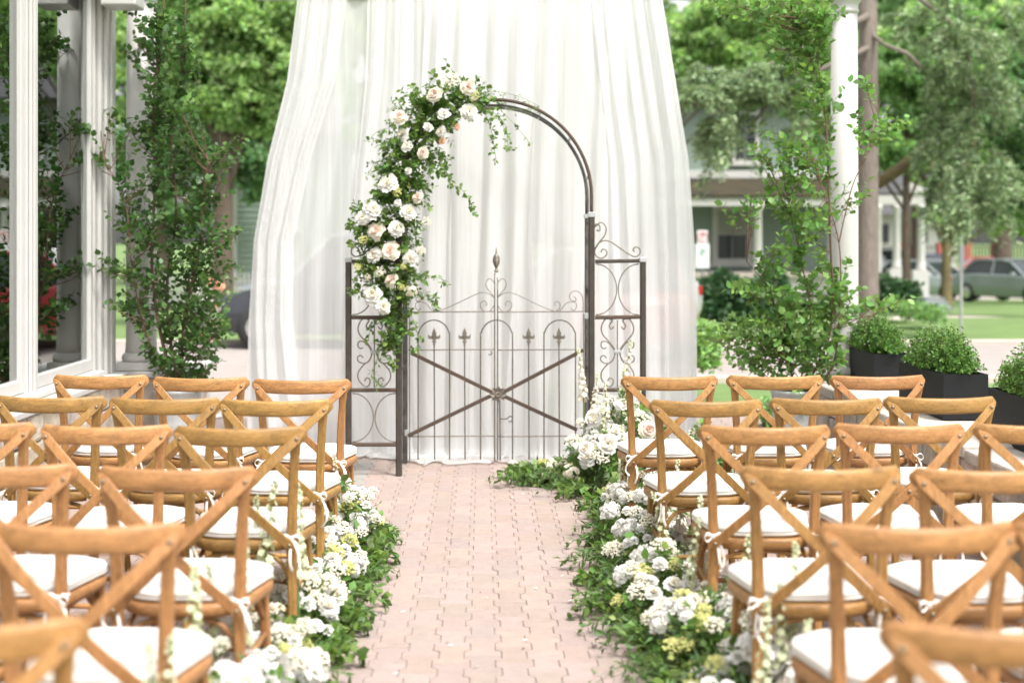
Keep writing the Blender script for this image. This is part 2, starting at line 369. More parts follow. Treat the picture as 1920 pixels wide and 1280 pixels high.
# ------------------------------------------------------------------ flowers (unit radius, facing +Z)
def petal(mb, yaw, tilt, ln, wd, cup, base_r, z0, curl=.0, ruff=.0):
    g = []
    for j in range(4):
        v = j / 3
        for i in range(4):
            u = i / 3 * 2 - 1
            ww = wd * (.35 + .65 * math.sin(min(1, v * 1.15 + .12) * math.pi * .62)) * (1 - .25 * max(0, v - .7) / .3 * abs(u))
            x = u * ww; a = tilt - cup * v * .9 + curl * v * v
            rr = base_r + ln * v * math.cos(a) - cup * .35 * u * u * wd * (.4 + v); zz = z0 + ln * v * math.sin(a) + cup * u * u * wd * .25 + ruff * math.sin(i * 2.1 + yaw * 5) * v
            if v == 1: zz -= .03 * abs(u)
            g.append((rr * math.cos(yaw) - x * math.sin(yaw), rr * math.sin(yaw) + x * math.cos(yaw), zz))
    mb.add(g, [(j * 4 + i, j * 4 + i + 1, j * 4 + 4 + i + 1, j * 4 + 4 + i) for j in range(3) for i in range(3)])
def rose_mesh(name, material, seed, open_=1.0, inner=None):
    r = random.Random(seed); mb = MB(); cnt = []
    for n, br, z0, tilt, ln, wd, cup in ((4, .03, .05, 82, .42, .22, .1), (5, .07, .02, 76, .50, .28, .15), (5, .13, 0, 66, .55, .34, .25), (6, .2, -.06, 50, .60, .38, .25), (7, .27, -.14, 30, .64, .40, .1), (7, .3, -.22, 8 * open_, .68, .42, -.2)):
        off = r.uniform(0, 6)
        for k in range(n):
            petal(mb, off + k * 2 * math.pi / n + r.uniform(-.15, .15), R(tilt + r.uniform(-9, 9)), ln * r.uniform(.9, 1.12), wd * r.uniform(.9, 1.1), cup, br, z0, curl=r.uniform(-.5, .1), ruff=r.uniform(-.05, .05))
        cnt.append(len(mb.f))
    me = mb.mesh(name, [material, inner or material], True)
    for i, p in enumerate(me.polygons):
        if i < cnt[2]: p.material_index = 1
    return me
def peony_mesh(name, material, seed, inner=None):
    r = random.Random(seed); mb = MB(); k1 = 0
    for i in range(46):
        t = (i + .5) / 46; el = 88 - 88 * t ** .8
        petal(mb, i * 2.4 + r.uniform(-.3, .3), R(el + r.uniform(-15, 15)), .36 + .30 * t + r.uniform(-.05, .08), .18 + .17 * t, .3 * (1 - t), .06 + .28 * t, .12 - .30 * t, curl=r.uniform(-.8, .3), ruff=r.uniform(-.1, .1))
        if i == 14: k1 = len(mb.f)
    me = mb.mesh(name, [material, inner or material], True)
    for i, p in enumerate(me.polygons):
        if i < k1: p.material_index = 1
    return me
def ball_mesh(name, material, seed):
    r = random.Random(seed); mb = MB()
    for i in range(24):
        t = (i + .5) / 24
        petal(mb, i * 2.4, R(80 - 62 * t), .62 + .1 * t, .34 + .1 * t, .75, .02 + .42 * t, .1 - .55 * t, curl=.2)
    return mb.mesh(name, material, True)
def floret(mb, c, nrm, r, rn, npet=4):
    u = nrm.orthogonal().normalized(); u.rotate(Matrix.Rotation(rn.uniform(0, 6), 3, nrm)); v = nrm.cross(u)
    for k in range(npet):
        a = 2 * math.pi * k / npet; e = u * math.cos(a) + v * math.sin(a); f = nrm.cross(e)
        mb.add([c, c + e * r * .6 + f * r * .42 + nrm * r * .12, c + e * r + nrm * r * rn.uniform(-.1, .35), c + e * r * .6 - f * r * .42 + nrm * r * .12], [(0, 3, 2, 1)])
def head_mesh(name, material, seed, n=13, fr=.34):
    """stock / hydrangea head: ruffled double florets clustered on an uneven dome"""
    r = random.Random(seed); mb = MB()
    for i in range(n):
        z = 1 - 1.35 * (i + .5) / n; a = i * 2.4 + r.uniform(-.3, .3); q = math.sqrt(max(0, 1 - z * z))
        d = Vector((q * math.cos(a), q * math.sin(a), z)); c = Vector((d.x * .72, d.y * .85, d.z * .75)) * r.uniform(.7, 1.1)
        M3 = (d + Vector([r.uniform(-.35, .35) for _ in range(3)])).normalized().to_track_quat('Z', 'Y').to_matrix(); t = MB(); s_ = fr * r.uniform(.75, 1.25)
        for j, (cnt, el, ln, wd) in enumerate(((3, 75, .55, .3), (4, 52, .75, .42), (5, 22, 1.0, .55))):
            for k in range(cnt):
                petal(t, k * 6.283 / cnt + j + r.uniform(-.2, .2), R(el + r.uniform(-12, 12)), ln, wd, .15, .05 + .08 * j, .1 - .15 * j, curl=r.uniform(-.6, .2), ruff=r.uniform(-.12, .12))
        mb.add([c + M3 @ (Vector(v) * s_) for v in t.v], t.f)
    return mb.mesh(name, material, True)
def sprig_mesh(name, material, seed, n=30, fr=.16):
    r = random.Random(seed); mb = MB(); k = 0
    for i in range(n):
        a = r.uniform(0, 6.3); q = r.uniform(0, 1) ** .6
        p = Vector((q * math.cos(a), q * math.sin(a), .45 * (1 - q * q) + r.uniform(-.1, .2)))
        mb.tube([Vector((0, 0, -.9)), p * .6 + Vector((0, 0, -.25)), p], .02, 3, cap=False)
    k = len(mb.f)
    for i in range(n * 3):
        a = r.uniform(0, 6.3); q = r.uniform(0, 1) ** .6
        p = Vector((q * math.cos(a), q * math.sin(a), .5 * (1 - q * q) + r.uniform(-.15, .25))); floret(mb, p, Vector((r.uniform(-.6, .6), r.uniform(-.6, .6), 1)).normalized(), fr, r, 5)
    me = mb.mesh(name, [M['stem'], material]); 
    for i, p in enumerate(me.polygons): p.material_index = 0 if i < k else 1
    return me
def spike_mesh(name, material, seed, n=34):
    """tall flower spike, unit height 1, base at origin"""
    r = random.Random(seed); mb = MB(); bend = r.uniform(-.08, .08); bend2 = r.uniform(-.08, .08)
    q = lambda t: Vector((bend * t * t, bend2 * t * t, t))
    mb.tube([q(i / 6) for i in range(7)], [.009 - .001 * i for i in range(7)], 4); k0 = len(mb.f)
    for i in range(n):
        t = .38 + .62 * i / n; a = i * 2.4 + r.uniform(-.3, .3); s = (1.15 - t) * .045 + .009; d = Vector((math.cos(a), math.sin(a), .35)).normalized()
        c = q(t) + d * s * 1.0; floret(mb, c, d, s * 1.0, r, 5)
        if t < .85: floret(mb, c + d * s * .25, (d + Vector((0, 0, .4))).normalized(), s * .7, r, 4)
    k1 = len(mb.f)
    for i in range(9):
        t = .93 + .09 * i / 9; a = i * 2.4; mb.lathe([(.001, -.012), (.012, 0), (.001, .014)], 5, q(t) + Vector((math.cos(a), math.sin(a), 0)) * .016, cap=False)
    me = mb.mesh(name, [M['stem'], material, M['petG']])
    for i, p in enumerate(me.polygons): p.material_index = 0 if i < k0 else (1 if i < k1 else 2)
    return me
FL = {
 'rose_w': [('garden_rose', rose_mesh('garden_rose', M['petW'], s, inner=M['petC'])) for s in (1, 2)],
 'rose_b': [('garden_rose', rose_mesh('garden_rose', M['petC'], s, inner=M['petB'])) for s in (3, 4)],
 'rose_p': [('garden_rose', rose_mesh('garden_rose', M['petB'], 5, inner=M['petP']))],
 'peach': [('garden_rose', rose_mesh('garden_rose', M['petP'], 6, .3))],
 'peony': [('peony', peony_mesh('peony', M['petW'], s, M['petC'])) for s in (7, 8)],
 'ball': [('ranunculus', ball_mesh('ranunculus', M['petW'], s)) for s in (9, 10)],
 'head': [('stock_head', head_mesh('stock_head', M['petW'], s)) for s in (11, 12, 13)],
 'headg': [('stock_head', head_mesh('stock_head', M['petC'], 14, 11, .34))],
 'sprig': [('filler_sprig', sprig_mesh('filler_sprig', M['petY'], s)) for s in (15, 16)],
 'sprigc': [('filler_sprig', sprig_mesh('filler_sprig', M['petC'], 17, 36, .13))],
 'spike': [('flower_spike', spike_mesh('flower_spike', M['petC'], s)) for s in (18, 19)],
 'spikeg': [('flower_spike', spike_mesh('flower_spike', M['petG'], s, 28)) for s in (20, 21)],
}
def bloom(kind, loc, r, parent, face=(0, -1, .5)):
    nm, me = rnd.choice(FL[kind]); o = link(nm, me, parent); o.location = Vector(loc) - parent.location
    f = Vector(face) + Vector([rnd.uniform(-.25, .25) for _ in range(3)]); q = f.to_track_quat('Z', 'Y')
    o.rotation_mode = 'QUATERNION'; o.rotation_quaternion = q @ Vector((0, 0, 1)).rotation_difference(Vector((0, 0, 1)))
    o.rotation_quaternion = o.rotation_quaternion @ Matrix.Rotation(rnd.uniform(0, 6), 4, 'Z').to_quaternion()
    o.scale = (r,) * 3; return o

#@@STRUCT
# ------------------------------------------------------------------ ground
def sheet(name, pts, z, m, parent=None):
    mb = MB(); mb.add([(p[0], p[1], p[2] if len(p) > 2 else z) for p in pts], [tuple(range(len(pts)))]); return mb.build(name, m, parent)
# terrain: flat to Y=27, then falling gently, then level to the horizon
mb = MB(); prof = [(-30, -.03), (27, -.03), (52, -.66), (90, -.66), (800, -.66)]
for y, z in prof: mb.v += [(-500, y, z), (500, y, z)]
for i in range(len(prof) - 1): mb.f.append((2 * i, 2 * i + 1, 2 * i + 3, 2 * i + 2))
g = mb.build('lawn', M['lawn']); tag(g, kind='structure')
def tz(y): return -.03 if y < 27 else (-.66 if y > 52 else -.03 - .63 * (y - 27) / 25)
road = sheet('road', [(-60, 15.6), (60, 15.6), (60, 21.2), (-60, 21.2)], -.022, M['road']); tag(road, kind='structure')
mb = MB(); mb.box((30, 15.5, 0), (60, .15, .10)); tag(mb.build('kerb', M['path'], bevel=.015), kind='structure')
mb = MB(); mb.box((0, 21.3, 0), (120, .15, .08)); tag(mb.build('kerb', M['path'], bevel=.015), kind='structure')
tag(sheet('far_road', [(8, 44), (60, 50), (60, 88), (8, 88)], tz(60) + .02, M['road']), kind='structure')
pts = [P(1775, 592, 30), P(1960, 618, 25.5), P(1960, 600, 28), P(1800, 585, 33)]
tag(sheet('footpath', [(7.9, 28.8, tz(28.8) + .012), (11.5, 23.5, -.018), (14, 23.5, -.018), (10.4, 31, tz(31) + .012), (8.9, 31, tz(31) + .012)], 0, M['path']), kind='structure')
tag(sheet('driveway', [(-30, 10.6), (-.6, 10.6), (-.6, 15.45), (-30, 15.45)], -.024, M['road']), kind='structure')
# patio base with joint sand
mb = MB(); c0 = [A(-2.6, 1.5), A(2.6, 1.5), A(2.6, 10.9), A(-2.6, 10.9)]
mb.add([(p.x, p.y, -.007) for p in c0] + [(p.x, p.y, -.2) for p in c0], [(0, 1, 2, 3), (7, 6, 5, 4), (0, 4, 5, 1), (1, 5, 6, 2), (2, 6, 7, 3), (3, 7, 4, 0)])
patio = mb.build('patio', M['joint']); tag(patio, kind='structure')
# dogbone pavers
WX, LY = .120, .214; HW, HN = .0715 - .0009, .0475 - .0009; HL = LY / 2 - .0012
def paver_mesh():
    out = [(-HW, -HL), (HW, -HL), (HW, -.062), (HN, -.045), (HN, .045), (HW, .062), (HW, HL), (-HW, HL), (-HW, .062), (-HN, .045), (-HN, -.045), (-HW, -.062)]
    ins = [(x - math.copysign(.003, x), y - math.copysign(.003, y) if abs(y) > .1 else y) for x, y in out]
    vs = [(x, y, -.03) for x, y in out] + [(x, y, -.003) for x, y in out] + [(x, y, 0) for x, y in ins]; n = 12; fs = [tuple(range(24, 36))]
    # split concave top into convex pieces
    fs = [(24, 25, 26, 35), (35, 26, 27, 34), (34, 27, 28, 33), (33, 28, 29, 32), (32, 29, 30, 31)]
    for a in (0, 12): fs += [(a + i, a + (i + 1) % n, a + 12 + (i + 1) % n, a + 12 + i) for i in range(n)]
    mb = MB(); mb.add(vs, fs); return mb
pm = paver_mesh(); pme = pm.mesh('paver', M['paver'])
cells = []
for i in range(-21, 22):
    for j in range(0, 50):
        xa, ya = -.0 + i * WX, 1.7 + j * LY + (LY / 2 if i % 2 else 0)
        if abs(xa) > 2.5: continue
        p = A(xa, ya); sc_ = FPX / p.y; px = 960 + p.x * sc_; py = 451 + EYE * sc_
        vis = py < 1290 and 650 < px < 1200 and ya < 9.9
        cells.append((0 if vis else 1, abs(px - 905) if vis else p.y, xa, ya, p))
cells.sort(key=lambda c: (c[0], -c[1] if False else c[1]))
rest = MB(); greys = []
for k, (v, _, xa, ya, p) in enumerate(cells):
    dz = rnd.uniform(-.0022, .0012); rz = AYAW + rnd.uniform(-.008, .008)
    t = 1 + rnd.uniform(-.07, .06)
    gre = 1 if (xa < -.80 and ya > 7.4) else 0
    if k < 300:
        o = link('paver', pme, patio); o.location = (p.x, p.y, dz); o.rotation_euler = (rnd.uniform(-.006, .006), rnd.uniform(-.006, .006), rz)
        o.color = (t * rnd.uniform(.97, 1.03), t, t * rnd.uniform(.96, 1.04), 1) if not gre else (t * .9, t * 1.08, t * 1.12, 1)
    else:
        cr, sr = math.cos(rz), math.sin(rz)
        rest.add([(p.x + x * cr - y * sr, p.y + x * sr + y * cr, z + dz) for x, y, z in pm.v], pm.f)
o = rest.build('pavers', M['paver'], patio); o['kind'] = 'stuff'

# ------------------------------------------------------------------ left building
bl = empty('glazed_building', A(-2.7, 8, 0), AYAW, 'white framed glazed building with reflecting windows above a stone base on the left', 'building')
def bp(o): return o
# local coordinates: x out from glass plane (positive to the aisle), y along aisle minus 8
def lbox(name, x0, x1, y0, y1, z0, z1, m, bevel=0, parent=bl):
    mb = MB(); mb.box(((x0 + x1) / 2, (y0 + y1) / 2 - 8, (z0 + z1) / 2), (x1 - x0, y1 - y0, z1 - z0)); return mb.build(name, m, parent, bevel=bevel)
TOP = 3.9
for y0, y1 in ((4.6, 6.13), (6.33, 8.02), (8.14, 9.42)):
    wn = lbox('window_frame', -.05, .02, y0, y0 + .06, .70, TOP - .45, M['white'], .006)
    lbox('frame_stile', -.05, .02, y1 - .06, y1, .70, TOP - .45, M['white'], .006, wn)
    lbox('frame_rail', -.05, .02, y0 + .06, y1 - .06, .70, .78, M['white'], .006, wn)
    lbox('frame_rail', -.05, .02, y0 + .06, y1 - .06, TOP - .52, TOP - .45, M['white'], .006, wn)
    lbox('glass_pane', -.018, -.006, y0 + .06, y1 - .06, .78, TOP - .52, M['glass'], 0, wn)
for y0, wd_ in ((6.13, .2), (8.02, .12)):
    pl = lbox('mullion_post', -.09, .035, y0, y0 + wd_, .66, TOP - .4, M['white'], .006)
    lbox('moulding', .035, .055, y0 + .015, y0 + .105, .66, TOP - .42, M['white'], .006, pl)
    lbox('moulding', .055, .07, y0 + .035, y0 + .085, .66, TOP - .42, M['white'], .004, pl)
pl = lbox('corner_post', -.12, .03, 9.42, 9.86, .60, TOP - .4, M['white'], .006)
lbox('moulding', .03, .06, 9.47, 9.82, .66, TOP - .42, M['white'], .008, pl)
lbox('moulding', .06, .085, 9.53, 9.76, .66, TOP - .42, M['white'], .006, pl)
lbox('moulding', .085, .10, 9.60, 9.69, .66, TOP - .42, M['white'], .004, pl)
lbox('window_sill', -.10, .20, 4.4, 9.86, .615, .66, M['white'], .01)
lbox('window_sill', -.08, .10, 4.4, 9.42, .662, .698, M['white'], .008)
lbox('head_beam', -.3, .12, 4.4, 9.9, TOP - .4, TOP + .3, M['white'], .01)
lbox('bracket_block', .10, .34, 9.3, 9.55, 3.19, 3.60, M['white'], .012)
for yy in (9.62, 9.9):
    mb = MB(); mb.tube([(.20, yy - 8, 3.42 + .06 * math.sin(a / 6 * math.pi * 2)) if False else (.17 + .04 * math.cos(a / 10 * math.pi * 2), yy - 8, 3.42 + .05 * math.sin(a / 10 * math.pi * 2)) for a in range(10)], .022, 6, closed=True); mb.build('scroll_bracket', M['white'], bl, True)
lbox('door_edge', -.55, -.50, 10.2, 10.25, .62, 3.4, M['brown'])
# interior
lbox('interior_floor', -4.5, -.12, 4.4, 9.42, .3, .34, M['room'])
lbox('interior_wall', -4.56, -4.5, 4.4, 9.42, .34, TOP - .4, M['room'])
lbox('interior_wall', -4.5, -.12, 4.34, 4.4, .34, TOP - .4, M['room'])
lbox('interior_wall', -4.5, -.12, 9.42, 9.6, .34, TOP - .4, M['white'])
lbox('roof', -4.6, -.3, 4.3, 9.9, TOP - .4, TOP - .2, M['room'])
def ceil_lamp(xa, ya, z, lab):
    e = empty('pendant_lamp', A(xa, ya, z), 0, lab, 'lamp', 'warm lamps glowing inside the window')
    mb = MB(); mb.lathe([(.02, .04), (.10, .015), (.11, 0), (.10, -.012)], 16); mb.build('lamp_shade', M['brown'], e)
    mb = MB(); mb.lathe([(.094, -.014), (.09, -.028), (.02, -.03)], 16); mb.build('bulb_glow', M['lit'], e)
    mb = MB(); mb.tube([(0, 0, .04), (0, 0, 3.5 - z)], .006, 5); mb.build('cord', M['dark'], e)
ceil_lamp(-3.6, 10.05 - .8, 3.32, 'warm lamp highest in the right hand window pane')
ceil_lamp(-4.4, 9.1 + .1, 3.2, 'warm lamp high behind the leftmost window pane')
ceil_lamp(-3.9, 9.0, 2.62, 'warm lamp lower behind the left window pane')
ceil_lamp(-3.35, 9.25, 2.62, 'warm lamp lower behind the right hand pane')
# stone base wall
def stone_wall(root, L, H, th, hs, m, seed, flip=1):
    """stones on the face at local x=0 running along local y from 0 to L"""
    r = random.Random(seed); z = 0; row = 0
    mb = MB(); mb.box((-flip * th / 2 - flip * .02, L / 2, H / 2 - .005), (th - .02, L - .01, H - .01)); mb.build('wall_core', M['joint'], root)
    while z < H - .03:
        h = min(hs * r.uniform(.8, 1.25), H - z); 
        if H - z - h < .06: h = H - z
        y = 0
        while y < L - .02:
            l = min(r.uniform(.18, .48), L - y)
            if L - y - l < .12: l = L - y
            mb = MB(); d = r.uniform(.0, .025); g = .005
            # rough faced block with pillowed front
            x0, x1 = -.05 * flip, d * flip; e = .012
            b = [(x0, y + g, z + g), (x0, y + l - g, z + g), (x0, y + l - g, z + h - g), (x0, y + g, z + h - g)]
            f = [(x1 - e * flip, y + g, z + g), (x1 - e * flip, y + l - g, z + g), (x1 - e * flip, y + l - g, z + h - g), (x1 - e * flip, y + g, z + h - g)]
            t = [(x1 + r.uniform(-.006, .01) * flip, y + g + e + r.uniform(0, .01), z + g + e), (x1 + r.uniform(-.006, .01) * flip, y + l - g - e, z + g + e + r.uniform(0, .01)), (x1 + r.uniform(-.006, .01) * flip, y + l - g - e, z + h - g - e), (x1 + r.uniform(-.006, .01) * flip, y + g + e, z + h - g - e)]
            q = [(0, 1, 5, 4), (1, 2, 6, 5), (2, 3, 7, 6), (3, 0, 4, 7), (4, 5, 9, 8), (5, 6, 10, 9), (6, 7, 11, 10), (7, 4, 8, 11), (8, 9, 10, 11)]
            if flip < 0: q = [tuple(reversed(k)) for k in q]
            mb.add(b + f + t, q); o = mb.build('stone', M['limestone'], root); k = r.uniform(.8, 1.25); o.color = (k, k * r.uniform(.95, 1.02), k * r.uniform(.9, 1.03), 1)
            y += l
        z += h; row += 1
wl = empty('stone_wall', A(-2.54, 4.4, 0), AYAW, 'weathered limestone base wall under the left windows', 'wall')
stone_wall(wl, 6.2, .615, .3, .16, M['limestone'], 3)
mb = MB(); mb.box((.06, 6.2 - .45, .64), (.80, .95, .045)); mb.build('coping', M['white'], wl, bevel=.008); mb = MB(); mb.box((.2, 6.2 - .45, .308), (.42, .85, .61)); mb.build('pier', M['limestone'], wl, bevel=.01)
# right wall with coping slabs
wr = empty('stone_wall', A(2.54, 3.4, 0), AYAW, 'low limestone garden wall with flat coping behind the right chairs', 'wall')
stone_wall(wr, 7.1, .45, .62, .15, M['limestone'], 5, flip=-1)
y = 0; r5 = random.Random(4)
while y < 7.05:
    l = min(r5.uniform(.6, .95), 7.15 - y); mb = MB(); mb.box((.30, y + l / 2, .485), (.70, l - .012, .07)); o = mb.build('coping_slab', M['coping'], wr, bevel=.012)
    k = r5.uniform(.88, 1.1); o.color = (k, k, k, 1); o.rotation_euler = (r5.uniform(-.004, .004), 0, 0); y += l
# columns
def column(loc, z0, z1, r, lab):
    e = empty('porch_column', (loc.x, loc.y, z0), AYAW, lab, 'column', 'white porch columns'); H = z1 - z0
    mb = MB(); mb.box((0, 0, .03), (r * 2.6, r * 2.6, .06)); mb.build('plinth', M['white'], e, bevel=.006)
    mb = MB(); mb.lathe([(r * 1.22, .06), (r * 1.28, .085), (r * 1.2, .11), (r * 1.05, .125)], 32); mb.build('base_ring', M['white'], e, True)
    mb = MB(); mb.lathe([(r * 1.05, .12), (r, .2), (r, H * .4), (r * .93, H - .16)], 40); mb.build('shaft', M['white'], e, True)
    mb = MB(); mb.lathe([(r * .93, H - .16), (r * 1.04, H - .15), (r * 1.04, H - .13), (r * .96, H - .125), (r * 1.0, H - .09), (r * 1.35, H - .04), (r * 1.4, H - .03)], 32); mb.build('capital', M['white'], e, True)
    mb = MB(); mb.box((0, 0, H - .013), (r * 3, r * 3, .03)); mb.build('abacus', M['white'], e, bevel=.004)
column(P(265, 451, 9.8), .665, 3.46, .108, 'white round porch column behind the left leafy sapling')
column(P(1583, 451, 10.3), .52, 3.46, .104, 'white round porch column behind the right leafy sapling')
bm = empty('porch_beam', A(0, 10.3, 3.46), AYAW, 'white porch beam over the two columns along the top edge', 'beam')
mb = MB(); mb.box((-.05, 0, .14), (6.0, .24, .28)); mb.build('beam_board', M['white'], bm, bevel=.01)
mb = MB(); mb.box((-.05, 0, .31), (6.15, .36, .05)); mb.build('crown_board', M['white'], bm, bevel=.01)

# ------------------------------------------------------------------ sheer drape
dr = empty('sheer_drape', P(930, 868, 10.0), 0, 'tall gathered sheer white drape hanging behind the iron garden arch', 'curtain')
YK = [-15, 150, 300, 450, 600, 750, 868]
def interp(tab, y): return float(np.interp(y, YK, tab))
def drape_panel(name, Lx, Rx, Y0, nf, amp, seed, m, hem=0):
    r = np.random.RandomState(seed); nu, nv = int(nf * 20), 60
    # irregular gather: monotone warp of u
    sm = lambda a, w: np.convolve(np.pad(a, w, 'edge'), np.ones(2 * w + 1) / (2 * w + 1), 'valid')
    wv = np.cumsum(sm(r.uniform(.1, 1.9, nu) ** 2, 4)); wv = (wv - wv[0]) / (wv[-1] - wv[0])
    ph = np.cumsum(sm(r.uniform(0, 2, nu) ** 2 * .75, 5)) * 2 * math.pi * nf / nu; a2 = sm(r.uniform(-.6, 2.6, nu), 7)
    hf = np.cumsum(sm(r.uniform(.3, 1.7, nu), 2)) * 2 * math.pi * nf * 2.7 / nu; hm = np.clip(sm(r.uniform(-1.5, 2.8, nu), 9), 0, 2)
    vs = []
    for j in range(nv):
        v = j / (nv - 1); y = -15 + (868 + 15) * v; y_s = Y0
        l, rr = interp(Lx, y), interp(Rx, y)
        u_even = np.linspace(0, 1, nu); uu = u_even * (.35 + .5 * v) + wv * (.65 - .5 * v)
        soft = .35 + .65 * math.sin(min(1, v * 1.3) * math.pi / 2)
        dep = amp * soft * a2 * (np.sin(ph) + .25 * np.sin(ph * .37 + v * 3)) + .0065 * hm * np.sin(hf + v) * max(.12, 1 - v * 1.5)
        sway = .03 * math.sin(v * 3 + seed)
        xs = l + (rr - l) * uu + 6 * np.sin(ph * .5 + v * 5) * v
        for i in range(nu):
            Y = y_s + dep[i] + sway * (a2[i] - .8); p = P(xs[i], y, y_s); z = p.z
            if v > .97: Y -= .06 * a2[i] * (v - .97) / .03
            if v == 1: z = .01 + .012 * abs(math.sin(ph[i]))
            elif z < .012: z = .012 + .02 * (1 - v)
            vs.append((p.x - dr.location.x, Y - dr.location.y, z - dr.location.z))
    # puddle on the floor
    if hem:
        for k in range(1, 4):
            for i in range(nu):
                b = vs[(nv - 1) * nu + i]; vs.append((b[0] + .02 * math.sin(ph[i] * .3 + k), b[1] - hem * k / 3 * (.55 + .6 * math.sin(ph[i] * .23 + seed)), .012 + .035 * math.sin(k / 3 * math.pi) * (.5 + .5 * math.sin(ph[i] * .8 + k)) + .004 * (k == 3) - dr.location.z))
        nv += 3
    fs = [(j * nu + i, j * nu + i + 1, (j + 1) * nu + i + 1, (j + 1) * nu + i) for j in range(nv - 1) for i in range(nu - 1)]
    mb = MB(); mb.add(vs, fs); return mb.build(name, m, dr, True)
LE = [562, 538, 500, 476, 470, 470, 474]; RE = [1240, 1266, 1288, 1296, 1300, 1303, 1306]
drape_panel('curtain_panel', LE, RE, 10.06, 11, .020, 1, M['voile'], .2)
drape_panel('curtain_panel', [558, 536, 498, 474, 468, 468, 472], [650, 628, 582, 548, 545, 560, 582], 9.98, 4, .03, 2, M['voile'], .12)
drape_panel('curtain_panel', [690, 684, 668, 655, 648, 640, 650], [1004, 1006, 1002, 1000, 1005, 1008, 1010], 10.0, 9, .034, 3, M['voile2'], .3)
drape_panel('curtain_panel', [800, 790, 785, 780, 775, 770, 770], [1180, 1178, 1172, 1168, 1160, 1150, 1150], 9.955, 8, .03, 5, M['voile2'], .26)
drape_panel('curtain_panel', [1085, 1100, 1120, 1125, 1130, 1135, 1140], [1241, 1268, 1291, 1299, 1303, 1306, 1309], 9.97, 5, .03, 4, M['voile'], .2)
mb = MB(); mb.tube([P(480, -2, 10.06) - dr.location, P(1330, -2, 10.06) - dr.location], .014, 10); mb.build('curtain_rail', M['white'], dr, True)

# ------------------------------------------------------------------ iron arch
def pc(pts, Y, sub=6, dy=0): return smooth_curve([P(x, y, Y) + Vector((0, dy, 0)) for x, y in pts], sub)
def rel(pts, o): return [p - o.location for p in pts]
YF, YB = 9.2, 9.73
ar = empty('garden_arch', P(930, 892, YF), 0, 'tall weathered iron garden arch with scrollwork side panels', 'arch')
XL, XR = -.765, .538; XC = (XL + XR) / 2; RR = (XR - XL) / 2
def sq(mb, a, b, wd, dp):
    a, b = Vector(a), Vector(b); t = (b - a).normalized()
    mb.bar([a, b], wd, dp, Vector((1, 0, 0)) if abs(t.x) < .9 else Vector((0, 0, 1)))
for Y, m, tr in ((YF, M['rust'], .0105), (YB, M['irondark'], .0115)):
    for X in (XL, XR):
        mb = MB(); sq(mb, Vector((X, Y, 0)) - ar.location, Vector((X, Y, 1.76)) - ar.location, .042 if Y == YF else .036, .042); mb.build('post', M['iron'] if Y == YF else M['irondark'], ar)
        mb = MB(); mb.box(Vector((X, Y, 1.765)) - ar.location, (.05, .05, .035)); mb.build('post_collar', M['galv'], ar, bevel=.004)
    pts = [Vector((XR, Y, 1.76)), Vector((XR, Y, 1.83))] + [Vector((XC + RR * math.cos(a), Y, 1.89 + RR * math.sin(a))) for a in np.linspace(0, math.pi, 40)] + [Vector((XL, Y, 1.83)), Vector((XL, Y, 1.76))]
    mb = MB(); mb.tube(rel(pts, ar), tr * 1.1, 8); mb.build('arch_hoop', m, ar, True)
    if Y == YF:
        pts2 = [Vector((XC + (RR - .035) * math.cos(a), Y + .02, 1.89 + (RR - .035) * math.sin(a))) for a in np.linspace(0, math.pi, 40)]
        mb = MB(); mb.tube([Vector((XR - .035, Y + .02, 1.77)) - ar.location] + rel(pts2, ar) + [Vector((XL + .035, Y + .02, 1.77)) - ar.location], .008, 6); mb.build('inner_hoop', M['irondark'], ar, True)
for a in (12, 38, 62, 84, 110, 140, 168):
    X = XC + RR * math.cos(R(a)); Z = 1.89 + RR * math.sin(R(a))
    mb = MB(); mb.bar([Vector((X, YF, Z)) - ar.location, Vector((X, YB, Z)) - ar.location], .03, .008, (math.cos(R(a)), 0, math.sin(R(a)))); mb.build('cross_bar', M['galv'], ar)
for X in (XL, XR):
    for z in (.25, .7, 1.25, 1.72):
        mb = MB(); mb.tube([Vector((X, YF + .02, z)) - ar.location, Vector((X, YB - .02, z)) - ar.location], .007, 6); mb.build('cross_bar', M['iron'], ar)
